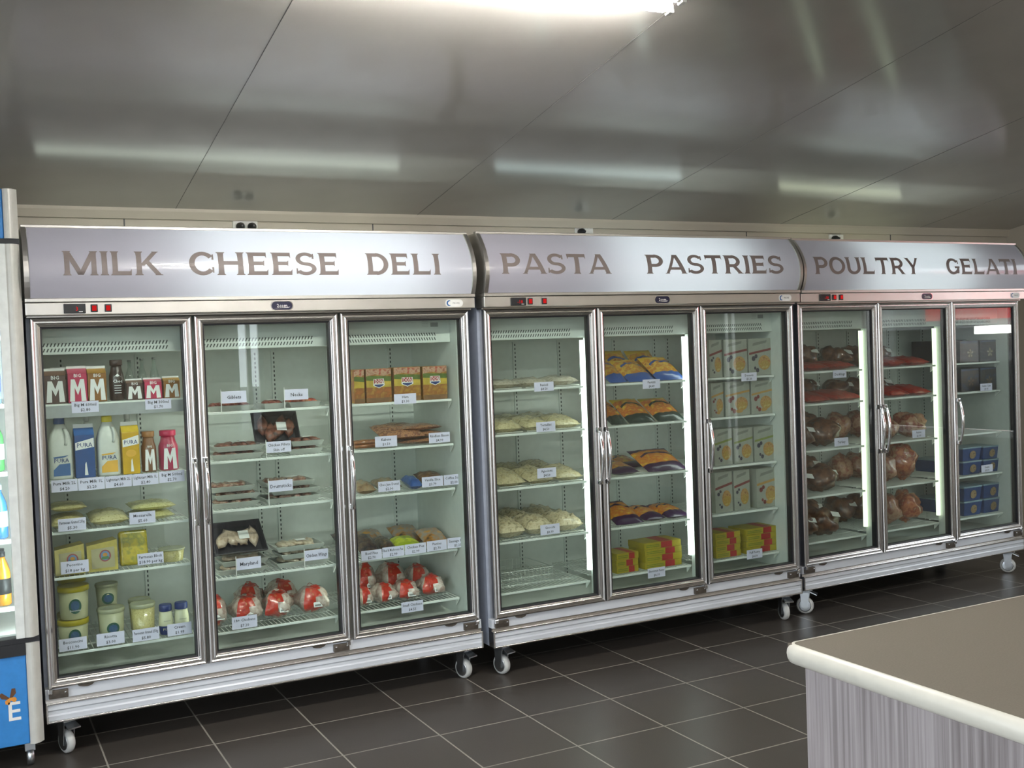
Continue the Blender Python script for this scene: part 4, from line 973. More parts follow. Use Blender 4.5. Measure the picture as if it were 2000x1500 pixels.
def g_pouch(root, var, w, h, lean=False, seed=0, name='packet_body'):
    cols, sc, ends, lump, L = POU[var]
    th = min(h, .062 if lump > .3 else .05)
    if lump > .6: th = min(h, .09)
    sn = max(0, min(.85, (h-th)/L)); ang = math.asin(sn)
    if lean: ang = math.asin(max(0, min(.8, (h-.035)/L))); th = min(h, .045)
    if th < .02: th = .02
    nx, ny = 14, 12; vs = []; mi = []; fs = []
    for side in (1, -1):
        for j in range(ny+1):
            for i in range(nx+1):
                u = -1+2*i/nx; v = -1+2*j/ny
                s = max(0, (1-abs(u)**2.6))**.55*max(0, (1-abs(v)**2.6))**.5
                nn = noise.noise(Vector((u*3+seed*5.1, v*3, side*2.0)))
                bump = lump*.5*(noise.noise(Vector((u*7+seed*3, v*7, 4.0+side)))) if lump > .3 else 0
                z = side*th/2*s*(1+(.35*nn+bump) if side > 0 else 1-.1*nn)
                edge = 1-.05*abs(nn)
                vs.append((u*w/2*edge, (v+1)/2*L+.004*nn*(1-s), max(-th/2, min(z, th*.75))+th/2))
    N = (nx+1)*(ny+1); m = MB(); T = Matrix.Translation((0, 0, 0)) @ Matrix.Rotation(ang, 4, 'X')
    fz = [[], [], []]
    for sd in (0, 1):
        for j in range(ny):
            for i in range(nx):
                a = sd*N+j*(nx+1)+i; q = (a, a+1, a+nx+2, a+nx+1)
                if sd: q = tuple(reversed(q))
                zone = 0
                if ends: zone = 1 if j < 3 else (2 if j >= ny-2 else 0)
                fz[zone].append(q)
    for z in (0, 1, 2):
        for q in fz[z]: m.f.append(q); m.m.append(z); m.sm.append(True)
    m.v = [T @ Vector(p) for p in vs]
    mz = min(p.z for p in m.v); m.v = [Vector((p.x, p.y, p.z-mz)) for p in m.v]
    if ends:   # curved brand band and food picture follow the upper skin
        def top(u, v, dz=.0012):
            s = max(0, (1-abs(u)**2.6))**.55*max(0, (1-abs(v)**2.6))**.5; nn = noise.noise(Vector((u*3+seed*5.1, v*3, 2.0)))
            return T @ Vector((u*w/2, (v+1)/2*L+.004*nn*(1-s), min(th/2*s*(1+.35*nn), th*.75)+th/2+dz))-Vector((0, 0, mz))
        n = 14; b = [];
        for i in range(n+1):
            u = -.78+1.56*i/n; vv = .40-.42*u*u
            b += [top(u, vv-.07), top(u, vv+.07)]
        m.add(b, [(2*i, 2*i+2, 2*i+3, 2*i+1) for i in range(n)], 1)
    mats = [multi('film_'+var, cols, sc, .35, 1.0 if lump > .3 else .7, 4, .9 if lump > .3 else .35)]
    if ends: mats += [mat('film_end_'+ends[0], ends[0], .3, coat=.6), mat('film_end_'+ends[1], ends[1], .35, coat=.4)]
    m.build(name, mats, root)
    if var in ('gno', 'tor', 'agn', 'rav'):   # clear film pulled over the pasta, with sealed seam
        MB().box(-w*.46, w*.46, -.006, .004, .002, .006).build('sealed_seam', mat('clear_seam', (.55, .57, .50), .2, coat=1), root)
def g_wedge(root, w, h):
    m = MB(); m.add([(-w/2, 0, 0), (w/2, 0, 0), (w/2, .11, 0), (-w/2, .11, 0), (-w/2, .012, h*.86), (w/2, .012, h), (w/2*.9, .10, h), (-w/2*.9, .10, h*.86)],
        [(0, 3, 2, 1), (4, 5, 6, 7), (0, 1, 5, 4), (2, 3, 7, 6), (1, 2, 6, 5), (3, 0, 4, 7)], 0)
    m.build('cheese_block', mat('pale_cheese', 'b5a54e', .4, coat=.5, vary=.12), root)
    l = MB(); T = Matrix.Rotation(-math.atan(.012/h), 4, 'X')
    l.poly([(-w*.36, h*.10), (w*.40, h*.10), (w*.40, h*.78), (-w*.36, h*.74)], -.0016, 0, T)
    l.disc(0.01, h*.50, .022, .024, -.0022, 1, T=T); l.disc(0.01, h*.50, .017, .019, -.0026, 2, T=T); l.poly([(-.006, h*.50-.014), (.026, h*.50-.014), (.022, h*.50-.002), (-.002, h*.50-.004)], -.003, 3, T); l.disc(.01, h*.5+.004, .009, .007, -.003, 4, T=T)
    l.build('label', [mat('cream_label', 'a9a27e', .6), mat('pink_ring', '9a4f50', .6), mat('label_blue', '6c86a8', .6), mat('label_green', '4f7a50', .6), mat('label_orange', 'c08a3c', .6)], root)
def g_pack(root, w, h):
    T = Matrix.Rotation(R(-12), 4, 'X')
    MB().bbox(-w/2, w/2, 0, .05, .003, h, .012, 0, T, 3).build('vacuum_pack', multi('parmesan_film', ('a99a2c', 'c2ad2e', '8c8f3a', 'cbb93e'), 30, .3, .7), root)
def g_bucket(root, w, h, emblem=True):
    r = w/2; hl = .022
    m = MB(); m.lathe([(r*.84, 0), (r*.86, .003), (r*.95, h-hl)], 30)
    if emblem:
        arc = lambda rr, cz_, rz, mi: m.add([((r*.92+rr)*math.sin(a_*.9)*1.0, -(r*.92+rr)*math.cos(a_*.9), cz_+b_) for a_, b_ in [(.46*math.cos(t*.3142)*rz/.03, rz*math.sin(t*.3142)) for t in range(20)]], [tuple(range(20))], mi)
        arc(.0035, h*.42, .030, 1); arc(.0043, h*.44, .020, 2)
        m.text('Bocconcini', 0, h*.30, .010, -r*.92-.006, 3, .04)
    m.build('bucket_body', [mat('cream_bucket', 'b9b894', .4, coat=.2), mat('emblem_green', '2f5a48', .5), mat('emblem_blue', '38587a', .5), PAPER], root)
    MB().lathe([(r*.97, h-hl), (r, h-hl+.001), (r, h-.004), (r*.96, h), (r*.80, h-.003)], 30).build('lid', mat('yellow_lid', 'b3a31c', .4, coat=.2), root)
def g_tub(root, var, w, h):
    r = w/2; m = MB(); m.lathe([(r*.80, 0), (r*.83, .003), (r*.94, h*.86)], 28)
    if var == 'ric':
        q = [(math.cos(t*.3142), math.sin(t*.3142)) for t in range(20)]
        for rz, e, mi in ((.024, .003, 1), (.016, .004, 2)):
            m.add([((r*.89+e)*math.sin(rz*c/(r*.89)), -(r*.89+e)*math.cos(rz*c/(r*.89)), h*.42+rz*s) for c, s in q], [tuple(range(20))], mi)
        mats = [mat('ricotta_tub', 'b6b796', .4, coat=.2), mat('emblem_green', '2f5a48', .5), mat('emblem_blue', '38587a', .5)]
    else: mats = [multi('grated_parmesan', ('b5ab6a', 'cfc58a', 'a49a58'), 160, .3, .9)]
    m.build('tub_body', mats, root)
    MB().lathe([(r*.96, h*.86), (r, h*.87), (r, h*.96), (r*.95, h*.99), (r*.90, h*.97), (r*.5, h*.97)], 28).build('lid', mat('frosted_lid', 'a9ab8c', .3, coat=.4), root)
def g_cream(root, w, h):
    r = w/2; m = MB(); m.lathe([(r*.80, 0), (r*.86, .004), (r, h*.30), (r, h*.36), (r*.98, h*.50), (r*.86, h*.72), (r*.74, h*.80)], 24, mi=lambda j: 1 if j <= 1 else 0)
    m.text('PURA', 0, h*.20, .014, -r-.0012, 0, r*1.2); m.text('thickened', 0, h*.48, .007, -r-.0015, 2, r*1.0)
    m.build('tub_body', [mat('cream_white', 'cfcfae', .4), mat('cream_blue_band', '1c3577', .4), mat('grey_print', (.25, .26, .25), .6)], root)
    MB().lathe([(r*.84, h*.78), (r*.88, h*.79), (r*.88, h*.96), (r*.80, h)], 24).build('lid', mat('cream_blue_lid', '22356f', .4), root)
MEAT = {'gib': ('4c1a18', '7d3a30', '9f5a4a'), 'neck': ('8f2a1c', 'b0482c', 'b07a5a'), 'fil': ('4a2c24', '84503e', '3a2420'), 'drum': ('6a4638', '8a5a48', 'b39a86', '402820'), 'mary': ('b09a86', 'c4b09c', '9a8068'), 'wing': ('b0a088', 'c8b8a0', '9c8468')}
def g_tray(root, var, w, seed=0, dark=False, d=.17):
    m = MB(); x = w/2; t = .022
    o = [(-x*.86, .014, 0), (x*.86, .014, 0), (x*.86, d-.014, 0), (-x*.86, d-.014, 0), (-x, 0, t), (x, 0, t), (x, d, t), (-x, d, t),
         (-x*.95, .006, t+.0015), (x*.95, .006, t+.0015), (x*.95, d-.006, t+.0015), (-x*.95, d-.006, t+.0015), (-x*.84, .018, .003), (x*.84, .018, .003), (x*.84, d-.018, .003), (-x*.84, d-.018, .003)]
    fs = [(3, 2, 1, 0)]
    for a in (0, 4, 8):
        for i in range(4): fs.append((a+i, a+(i+1) % 4, a+4+(i+1) % 4, a+4+i))
    fs.append((12, 13, 14, 15)); m.add(o, fs)
    m.build('foam_tray', mat('black_foam', (.02, .02, .025), .4, coat=.4) if dark else mat('white_foam', 'b8bcb4', .35, coat=.6), root)
    rnd = random.Random(seed); f = MB(); n = 3 if w < .12 else 5 if var in ('fil', 'mary') else 7
    for i in range(n):
        cx = -x*.7+1.4*x*(i+.5)/n; cy = d*(.34+.28*rnd.random()); a = rnd.uniform(-.6, .6); rr = x*.62/n+.012
        v, q = blob([((0, 0, 0), (rr, .050, .012)), ((.0, .028, .002), (rr*.7, .030, .011)), ((.0, -.035, 0), (rr*.45, .026, .009))], 8, 12, .25, i+seed)
        f.add(v, q, 0, True, Matrix.Translation((cx, cy, .0225)) @ Matrix.Rotation(a, 4, 'Z'))
    f.build('meat', multi('meat_'+var, MEAT[var], 35, .35, .6), root)
    MB().box(-.022+x*.2, .022+x*.2, d*.35, d*.60, .0365, .0372).build('sticker', PAPER, root)
HEN = [((0, 0, 0), (.052, .075, .044)), ((-.024, -.035, .006), (.028, .045, .034)), ((.024, -.035, .006), (.028, .045, .034)), ((-.034, -.066, -.008), (.018, .034, .020)), ((.034, -.066, -.008), (.018, .034, .020)), ((0, .070, .0), (.030, .034, .026)), ((-.048, .02, 0), (.016, .034, .02)), ((.048, .02, 0), (.016, .034, .02))]
def g_hen(root, w, h, seed=0):
    sx = w/.118; sz = h/.088; sy = 1.0 if w > .11 else .85
    rnd = random.Random(seed); a = rnd.uniform(-.5, .5)
    S = Matrix.Translation((0, .095*sy, h/2)) @ Matrix.Rotation(a*.5, 4, 'Z') @ Matrix.Diagonal((sx, sy, sz, 1))
    v, f = blob(HEN, 16, 24, .16, seed); m = MB(); m.add(v, f, 0, True, S)
    m.build('bird', multi('bagged_chicken_skin', ('b8a496', 'd2c4b8', 'a88c80', 'c6b4aa'), 28, .3, .9, 3, .3), root)
    # red printed band wraps the middle of the bag
    b = MB(); n2 = 24; n1 = 16; fs = []
    for q in f:
        if len(q) < 4: continue
        c = sum((v[i] for i in q), Vector())/4
        if -.012 < c.x-.40*c.y < .040 and c.z > -.030 and c.y < .060: fs.append(q)
    b.add([p*1.035 for p in v], fs, 0, True, S)
    b.build('red_band', multi('red_bag_print', ('9c201c', 'c03024', 'c83a24', 'b8281c', 'c87850'), 38, .3, .9, 4, .7), root)
    z0 = h*.55
    T = Matrix.Translation((w*.04, .010, h*.40)) @ Matrix.Rotation(R(-22), 4, 'X')
    MB().box(-.019, .019, -.0008, .0004, -.011, .011, 0, T).box(-.014, .014, -.0012, -.0008, -.007, .001, 1, T).build('sticker', [PAPER, mat('grey_print', (.25, .26, .25), .6)], root)
def g_roast(root, var, w, h, seed=0):
    cols = {'t': ('3a2118', '5e3a28', '7a5238', '452a20'), 'p': ('a8705c', 'c09a7c', '8f4a38', 'b5876a'), 'o': ('a8583c', 'c07a50', '8f3a28', 'b89a78')}[var]
    rnd = random.Random(seed+3); a = rnd.uniform(-.6, .6)
    lob = [((0, 0, 0), (.060, .085, .056)), ((-.026, -.035, .008), (.036, .055, .046)), ((.026, -.030, .006), (.034, .052, .046)), ((rnd.uniform(-.03, .03), .03, .02), (.04, .05, .046)), ((0, -.08, -.012), (.026, .034, .024)), ((0, .09, -.01), (.02, .03, .02))]
    S = Matrix.Translation((0, .105, h*.5)) @ Matrix.Rotation(a, 4, 'Z') @ Matrix.Diagonal((w/.135, 1.0, h/.114, 1))
    v, f = blob(lob, 16, 22, .22, seed); m = MB(); m.add(v, f, 0, True, S); 
    mn = min(p.z for p in m.v); m.v = [Vector((p.x, p.y, p.z-mn)) for p in m.v]
    m.build('bird', multi('bagged_bird_'+var, cols, 22, .35, .8, 3, .35), root)
    if var == 't':
        T = Matrix.Translation((w*.18, .030, h*.80)) @ Matrix.Rotation(R(-50), 4, 'X') @ Matrix.Rotation(R(15), 4, 'Y')
        MB().box(-.026, .026, -.001, .001, -.018, .018, 0, T).build('label', PAPER, root)
def g_box(root, var, w, h, d=.11):
    m = MB(); yf = -.0006; x = w/2
    P_ = lambda pts, mi, dy=0: m.poly([(p[0]*x, p[1]*h) for p in pts], yf-dy, mi)
    if var in ('ham', 'ham2'):
        m.bbox(-x, x, 0, d*.6, 0, h, .002, 0)
        P_([(-.98, .45), (.98, .45), (.98, .66), (-.98, .66)], 1); P_([(-.98, .66), (.98, .62), (.98, .76), (-.98, .80)], 2, .0002)
        P_([(-.98, .78), (-.3, .84), (.4, .78), (.98, .84), (.98, .985), (-.98, .985)], 3, .0004)
        P_([(-.98, .02), (.98, .02), (.98, .14), (-.98, .14)], 6, .0002)
        if w > .08:
            P_([(-.40, .70), (.40, .70), (.44, .50), (0, .42), (-.44, .50)], 4, .0006)
            m.text('DON', 0, h*.62, w*.22, yf-.0012, 4 if False else 5, w*.34) if False else None
            P_([(-.36, .69), (.36, .69), (.38, .56), (-.38, .56)], 7, .0009); m.text('DON', 0, h*.625, w*.24, yf-.0013, 4, w*.32)
            P_([(-.38, .535), (.38, .535), (.34, .50), (0, .44), (-.34, .50)], 5, .0009)
        b0 = 'a8622c' if var == 'ham' else 'a8842c'
        mats = [multi('ham_pack_'+var, (b0, '8f5a2c', 'b5923c'), 30, .35, .5, bump=0), mat('ham_yellow', 'b59c3a', .4, vary=.2), mat('ham_green', '54682c', .4, vary=.4), multi('ham_photo', ('a03a28', 'b89a80', '8a3020'), 50, .4, .4, bump=0), PAPER, mat('shield_blue', '243a6e', .4), mat('ham_foot', '7a5a3c', .5, vary=.2), mat('shield_red', 'a02428', .4)]
    elif var in ('des', 'desr', 'desg'):
        m.bbox(-x, x, 0, d, 0, h, .0015, 0)
        st = {'des': 1, 'desr': 2, 'desg': 3}[var]
        P_([(-.7, .80), (.5, .88), (.55, .95), (-.6, .88)], 6); P_([(-.98, .62), (.98, .74), (.98, .68), (-.98, .56)], st, .0002)
        m.disc(.30*x, h*.34, .52*x, h*.20, yf-.0002, 4); m.disc(.34*x, h*.28, .40*x, h*.12, yf-.0005, 7)
        for cx_, cz_, rr in ((-.62, .46, .16), (-.40, .52, .13), (-.30, .14, .14), (-.5, .2, .1)): m.disc(cx_*x, cz_*h, rr*x, rr*x*1.1, yf-.0004, 5 if var != 'desr' else 1, 10)
        if var == 'desr': m.disc(.1*x, .13*h, .3*x, h*.05, yf-.0007, 2)
        mats = [mat('dessert_white_card', '9c9f94', .5), mat('stripe_maroon', '7a3a38', .5), mat('stripe_orange', 'b08a4c', .5), mat('stripe_green', '7f8a48', .5), multi('pie_photo', ('a8683a', 'b89458', '8a4f30'), 60, .5, .3, bump=0), mat('berry', '3c3a48', .5), mat('faint_title', '7d8078', .5), multi('custard_photo', ('b89c50', 'a8843c', 'c2b070'), 60, .5, .3, bump=0)]
    else:
        m.bbox(-x, x, 0, d*1.6, 0, h, .002, 0)
        for a in range(5):
            an = R(90+72*a); cx_, cz_ = x*.1, h*.42
            m.poly([(cx_, cz_), (cx_+.022*math.cos(an-.35), cz_+.022*math.sin(an-.35)), (cx_+.030*math.cos(an), cz_+.030*math.sin(an)), (cx_+.022*math.cos(an+.35), cz_+.022*math.sin(an+.35))], yf, 1)
        P_([(-.95, .90), (.95, .92), (.95, .97), (-.95, .97)], 2)
        mats = [multi('cake_'+var, ('1c1a22', '2e2620', '14161e') if var == 'dark' else ('1f3348', '2e2a26', '3a3226'), 18, .3, .5, bump=0), mat('flower_'+var, '9c9078' if var == 'dark' else '5a4a34', .5), mat('cake_line', '3a4a66', .5)]
    m.build('box_body', mats, root)
def g_flat(root, w, seed=0, h=.033):
    x = w/2; m = MB(); m.bbox(-x, x, 0, .15, 0, h, .0012, 0)
    a, b = (-.1, .5) if seed % 2 else (.1, .62)
    m.add([(a*x, -.0005, .001), (b*x, -.0005, .001), (b*x, -.0005, h-.001), (a*x, -.0005, h-.001), (a*x, .149, h+.0004), (b*x, .149, h+.0004), (b*x, 0, h+.0004), (a*x, 0, h+.0004)], [(0, 1, 2, 3), (7, 6, 5, 4)], 1)
    for i in range(2): m.poly([(-x*.9, h*(.3+.25*i)), (a*x-x*.1, h*(.3+.25*i)), (a*x-x*.1, h*(.4+.25*i)), (-x*.9, h*(.4+.25*i))], -.0005, 2)
    m.build('carton_body', [mat('pastry_yellow', 'a39426', .4, vary=.1), mat('pastry_red', 'a02a2c', .4, vary=.1), mat('pastry_green_print', '6a7a2a', .5)], root)
def g_gel(root, w, h):
    x = w/2*.97; m = MB(); m.add([(-x*.9, .01, 0), (x*.9, .01, 0), (x*.9, .16, 0), (-x*.9, .16, 0), (-x, 0, h*.88), (x, 0, h*.88), (x, .17, h*.88), (-x, .17, h*.88)], [(3, 2, 1, 0), (4, 5, 6, 7), (0, 1, 5, 4), (1, 2, 6, 5), (2, 3, 7, 6), (3, 0, 4, 7)])
    T = Matrix.Rotation(math.atan(.01/(h*.88)), 4, 'X')
    m.disc(x*.1, h*.42, x*.34, h*.30, .0085-.002, 1, T=T)
    m.build('tub_body', [mat('gelato_blue', '22447e', .35, vary=.15), multi('gelato_photo', ('8a6a44', 'a8906a', '6a4a34'), 60, .5, .2, bump=0)], root)
    MB().bbox(-x-.002, x+.002, -.002, .172, h*.88, h*.985, .002).build('lid', mat('gelato_lid', '7f9aa8', .3), root)
def g_sticks(root, w, h):
    m = MB()
    for i in range(9):
        y = .012+.014*(i % 5)+.004*(i//5); z = .011+.018*(i//5)
        m.tube([(-w/2, y, z), (-w*.2, y+.002, z+.002), (w*.2, y-.001, z), (w/2, y, z+.001)], [.008, .0095, .0095, .008], 9)
    m.build('sausages', multi('kabana_skin', ('6a3a22', '8a5a30', '9c5a30'), 40, .3, .7), root)

CAT = {'carton': ('milk_carton', 'milk carton', 'milk cartons in the milk fridge'), 'bottle': ('drink_bottle', 'bottle', 'bottles in the milk fridge'), 'jug': ('milk_jug', 'milk jug', 'milk jugs in the milk fridge'),
 'pouch': ('food_packet', 'packet', None), 'lean': ('pastry_bag', 'bag', 'pastry bags in the pasta fridge'), 'wedge': ('cheese_block', 'cheese', 'cheese in the milk fridge'), 'pack': ('cheese_pack', 'cheese', 'cheese in the milk fridge'),
 'tubflat': ('cheese_tub', 'tub', 'cheese in the milk fridge'), 'bucket': ('cheese_bucket', 'bucket', 'yellow lidded buckets'), 'tub': ('cheese_tub', 'tub', 'tubs in the milk fridge'), 'cream': ('cream_tub', 'tub', 'cream tubs'),
 'tray': ('meat_tray', 'meat tray', 'meat trays in the milk fridge'), 'hen': ('packaged_chicken', 'chicken', 'red banded chickens'), 'box': ('food_box', 'box', None), 'sticks': ('sausage_pack', 'sausages', None),
 'flat': ('pastry_carton', 'carton', 'yellow and red pastry cartons'), 'roast': ('bagged_poultry', 'poultry', 'bagged birds in the poultry fridge'), 'gel': ('gelato_tub', 'tub', 'blue gelato tubs')}
PN = {'cheese': 'cheese_bag', 'cheese2': 'cheese_bag', 'cheese3': 'cheese_bag', 'rav': 'pasta_bag', 'tor': 'pasta_bag', 'agn': 'pasta_bag', 'gno': 'pasta_bag', 'duck': 'duckling_bag', 'duckr': 'poultry_bag', 'bacon': 'bacon_pack', 'pie': 'pie_packet', 'piey': 'pie_packet', 'lime': 'pie_packet', 'pasty': 'pie_packet'}
G = []   # final list: kind, var, k, b, s, x, w, h, y, z0, desc, extra
for kind, var, k, b, s, x, w, h, y, desc in ITEMS:
    z0 = 0
    if kind[-1] == '2':
        kind = kind[:-1]; near = [g for g in G if g[2:5] == [k, b, s] and abs(g[5]-x) < .12 and abs(g[8]-y) < .08 and g[9] == 0]
        z0 = max([g[7] for g in near] or [0])+.001
        if kind in ('hen',): z0 = .0
        h = max(.03, h-z0)
    if kind == 'flat':
        n = 3 if (k, b) == (1, 1) and x < .9 else 4
        if (k, b) == (1, 2): n = 4 if x < 1.6 else 4
        for q in range(n): G.append(['flat', var, k, b, s, x+random.uniform(-.004, .004), w-.01, .033, y, q*.0335, ('bottom', 'second', 'third', 'top')[q if n == 4 or q < 2 else 3]+' '+desc, q+int(x*10)])
        continue
    if kind == 'gel':
        G.append([kind, var, k, b, s, x, w, h*1.0, y, 0, desc, 0]); G.append([kind, var, k, b, s, x, w, h*1.0, y, h+.001, desc.replace('lower', 'upper'), 0]); 
        G.append([kind, var, k, b, s, x-.0, w, h, y+.21, 0, desc.replace('in lower layer', 'in back row'), 0]); continue
    if kind == 'tubflat': h = .055
    G.append([kind, var, k, b, s, x, w, h, y, z0, desc, 0])
# trays come in stacks
def stack(k, b, s, x, w, var, n, y, d1, hs=.034, dark=()):
    nm = ('second', 'third', 'fourth', 'top')
    for q in range(1, n):
        G.append(['tray', var, k, b, s, x+(.012 if q % 2 else -.008), w*.95, hs, y+.004*q, q*hs, nm[q-1 if q < n-1 else 3]+' '+d1, 10 if q in dark else 0])
stack(0, 1, 1, .792, .231, 'fil', 2, .12, 'tray of chicken fillets')
stack(0, 1, 1, 1.092, .161, 'fil', 2, .13, 'tray of fillets in stack')
stack(0, 1, 2, .776, .21, 'drum', 3, .13, 'tray of drumsticks')
stack(0, 1, 2, 1.029, .240, 'drum', 3, .13, 'tray of drumsticks')
stack(0, 1, 3, .795, .22, 'mary', 2, .13, 'tray of chicken marylands')
stack(0, 1, 3, 1.06, .235, 'wing', 3, .13, 'tray of chicken wings')
G.append(['tilt', 'fil', 0, 1, 1, .985, .215, .16, .20, .035, 'large black fillet tray standing tilted', 0])
G.append(['tilt', 'mary', 0, 1, 3, .800, .235, .15, .17, .07, 'black tray of chicken marylands tilted forward', 1])
G.append(['tilt', 'mary', 0, 1, 3, .790, .215, .16, .36, .03, 'black tray of marylands standing behind', 1])
G.append(['pouch', 'bacon', 0, 2, 1, 1.66, .215, .030, .135, .031, 'middle pack of rindless bacon', 0])
G.append(['pouch', 'bacon', 0, 2, 1, 1.655, .205, .030, .14, .062, 'top pack of rindless bacon', 0])
for bx, yy in ((.18, .36), (.34, .36), (.50, .36)):
    G.append(['pouch', 'tor', 1, 0, 1, bx+.01, .15, .085, yy, 0, 'rear clear bag of tortellini', 0]); G.append(['pouch', 'agn', 1, 0, 2, bx+.01, .15, .10, yy, 0, 'rear clear bag of agnolotti', 0])
    G.append(['pouch', 'gno', 1, 0, 3, bx+.01, .15, .10, yy, 0, 'rear plump bag of gnocchi', 0])
for s_, hh in ((0, .14), (1, .12), (2, .17), (3, .17), (4, .17)):
    for bx in (.14, .31, .48): G.append(['roast', 't', 2, 0, s_, bx, .17, hh, .37, 0, 'dark bagged bird in back row', 0])
    for bx in (.76, .93, 1.10): G.append(['roast', 'p' if s_ in (2, 3) else 't', 2, 1, s_, bx, .17, hh-.02, .37, 0, 'bagged bird in back row', 0])
for bx in (1.62, 1.78): G.append(['box', 'dark', 2, 2, 0, bx-.07, .15, .14, .34, 0, 'dark cake box in back row', 0])
for bx, v in ((1.36, 'pie'), (1.48, 'pasty')): G.append(['pouch', v, 0, 2, 3, bx, .12, .10, .34, 0, 'rear brown pie packet', 0])
for bx in ():
    G.append(['roast', 't', 2, 0, 0, bx, .17, .09, .36, 0, 'dark bird behind red bags', 0]); G.append(['roast', 't', 2, 0, 1, bx, .17, .12, .37, 0, 'dark bird behind red bags', 0])
for bx, c in ((.12, 'brown'), (.20, 'pink')): G.append(['carton', c, 0, 0, 0, bx, .074, .145, .24, 0, c+' flavoured carton in back row', 0])

# labels that single each thing out
from collections import defaultdict
dd = defaultdict(list)
for i, g in enumerate(G): dd[(g[2], g[3], g[4], g[10])].append(i)
LBL = {}
for key, ids in dd.items():
    ids.sort(key=lambda i: G[i][5]); n = len(ids); k, b, s, desc = key
    nm = {1: [''], 2: ['left-hand ', 'right-hand '], 3: ['leftmost ', 'middle ', 'rightmost '], 4: ['leftmost ', 'second-from-left ', 'third-from-left ', 'rightmost ']}.get(n)
    for q, i in enumerate(ids):
        LBL[i] = '%s%s, %s shelf, %s door of %s fridge' % (nm[q], desc, ORD[s], SIDE[b], FN[k])
        if len(LBL[i].split()) > 16: print('LONG', LBL[i])
PLACED = []
for i, (kind, var, k, b, s, x, w, h, y, z0, desc, ex) in enumerate(G):
    z = SHZ[k][b][s]+z0+.0005; p = fw(k, x, y, z); kk = 'tray' if kind == 'tilt' else kind
    nm, cat, grp = CAT[kk]
    if kind == 'pouch': nm = PN.get(var, 'bakery_packet')
    if grp is None: grp = 'goods in the %s fridge' % FN[k] if kind == 'sticks' else nm.replace('_', ' ')+'s in the %s fridge' % FN[k]
    if kind == 'box': nm = {'ham': 'ham_box', 'ham2': 'ham_box', 'dark': 'cake_box', 'dark2': 'cake_box'}.get(var, 'dessert_box'); grp = nm.replace('_box', ' boxes')
    r = empty(nm, p, FO[k][2]); tag(r, LBL[i], cat, grp)
    if kind in ('carton', 'bottle', 'jug', 'bucket', 'tub', 'cream', 'tubflat'): r.location = fw(k, x, y+w/2, z); 
    w_ = w*.97
    if kind == 'carton': g_carton(r, var, w_, h)
    elif kind == 'bottle': g_bottle(r, var, w_, h)
    elif kind == 'jug': g_jug(r, var, w_, h)
    elif kind == 'pouch': g_pouch(r, var, w_, h, seed=i)
    elif kind == 'lean': g_pouch(r, var, w_, h, True, seed=i)
    elif kind == 'wedge': g_wedge(r, w_, h)
    elif kind == 'pack': g_pack(r, w_, h)
    elif kind == 'bucket': g_bucket(r, w_, h)
    elif kind == 'tub': g_tub(r, var, w_, h)
    elif kind == 'tubflat': g_tub(r, 'par', w_, h)
    elif kind == 'cream': g_cream(r, w_, h)
    elif kind == 'tray': g_tray(r, var, w_, i, ex > 5)
    elif kind == 'tilt':
        r.rotation_euler = (R(38), 0, FO[k][2]) if ex else (R(52), R(4), FO[k][2]); g_tray(r, var, w_, i, True, .19 if ex else .18)
    elif kind == 'hen': g_hen(r, w_, h*.92, i)
    elif kind == 'roast': g_roast(r, var, w_, h, i)
    elif kind == 'box': g_box(r, var, w_, h)
    elif kind == 'flat': g_flat(r, w_, ex)
    elif kind == 'gel': g_gel(r, w_, h)
    elif kind == 'sticks': g_sticks(r, w_, h)

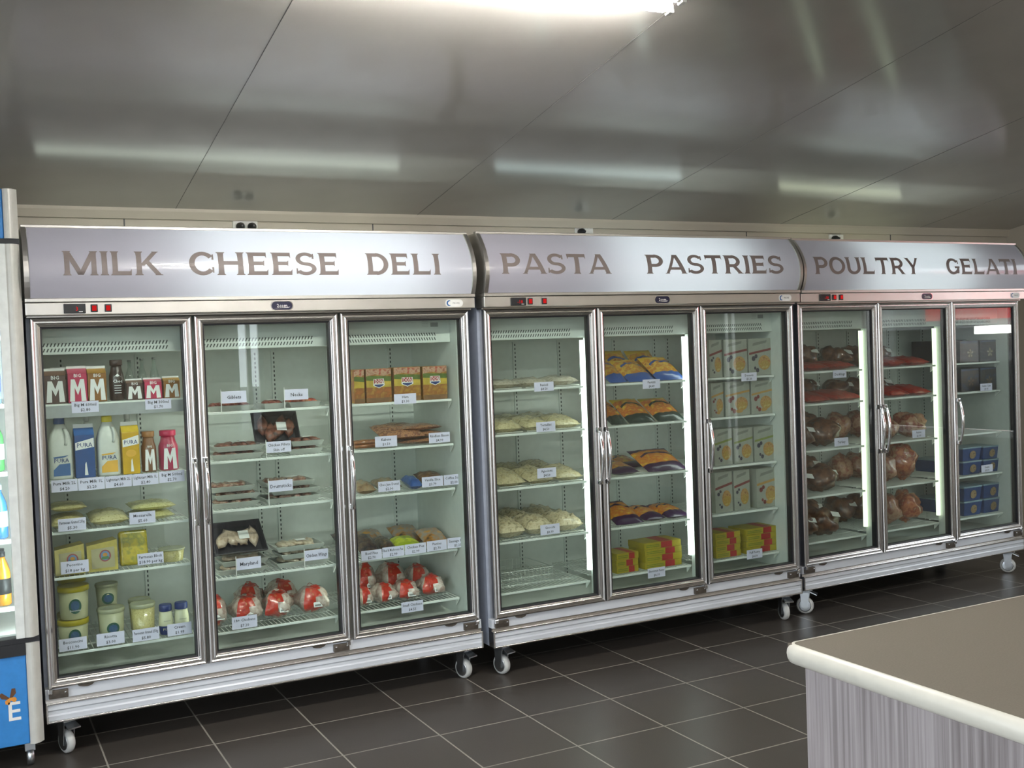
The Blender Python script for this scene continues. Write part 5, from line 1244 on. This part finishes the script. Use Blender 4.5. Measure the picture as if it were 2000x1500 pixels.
# empty wire basket low in the pasta fridge
r = empty('wire_basket', fw(1, .26, .20, .3715), FO[1][2]); tag(r, 'empty white wire basket on the bottom shelf of the pasta fridge', 'basket')
m = MB()
for z in (.004, .035, .07):
    m.tube([(-.17, 0, z), (.17, 0, z), (.17, .30, z), (-.17, .30, z), (-.17, 0, z)], .002, 6)
for q in range(16): m.tube([(-.165+.022*q, 0, .07), (-.165+.022*q, 0, .004), (-.165+.022*q, .30, .004), (-.165+.022*q, .30, .07)], .0012, 5)
m.build('basket_wires', WIRE, r)

# price cards
cards = defaultdict(list)
for i, (t, k, b, x, z, w, h) in enumerate(TAGS):
    last = t.split('|')[-1]; rd = last if '$' in last else t.replace('|', ' ')
    s = min(range(5), key=lambda q: abs(SHZ[k][b][q]-z+(.02 if k == 0 and b == 0 and q == 1 else 0)))
    cards[(k, b, s, rd.replace(' per kg', ' per kilo'))].append(i)
CL = {}
for (k, b, s, rd), ids in cards.items():
    ids.sort(key=lambda i: TAGS[i][3])
    for q, i in enumerate(ids):
        CL[i] = ('%swhite card reading %s, %s shelf, %s door of %s fridge' % ('' if len(ids) == 1 else ('left-hand ', 'right-hand ')[q], rd, ORD[s], SIDE[b], FN[k]), s)
for i, (t, k, b, x, z, w, h) in enumerate(TAGS):
    lb, s = CL[i]; lines = t.split('|'); flag = '$' not in t and k == 0
    yy = .083 if (k, b, s) != (0, 0, 0) else .083
    r = empty('price_card', fw(k, x, yy, z), FO[k][2]); tag(r, lb, 'price card', 'price cards in the %s fridge' % FN[k])
    m = MB(); m.box(-w/2, w/2, 0, .0012, -h/2, h/2, 0)
    if len(lines) == 1: m.text(lines[0], 0, 0, .021, -.0005, 1, w*.9)
    else:
        m.text(lines[0], 0, h*.20, .0165, -.0005, 1, w*.9); m.text(lines[1], 0, -h*.24, .0165, -.0005, 1, w*.9)
    m.build('card', [CARD, INK], r)
    zs = SHZ[k][b][s]
    if flag: MB().box(-w/2-.003, -w/2, .0, .003, min(-h/2, zs-z-.01), h/2+.010).build('flag_stick', WPLAS, r)
    else: MB().box(-.012, .012, .0012, .0085, max(-h/2, zs-.009-z), min(h/2, zs-.002-z) if zs-.002-z > -h/2 else -h/2+.006).build('clip', WPLAS, r)
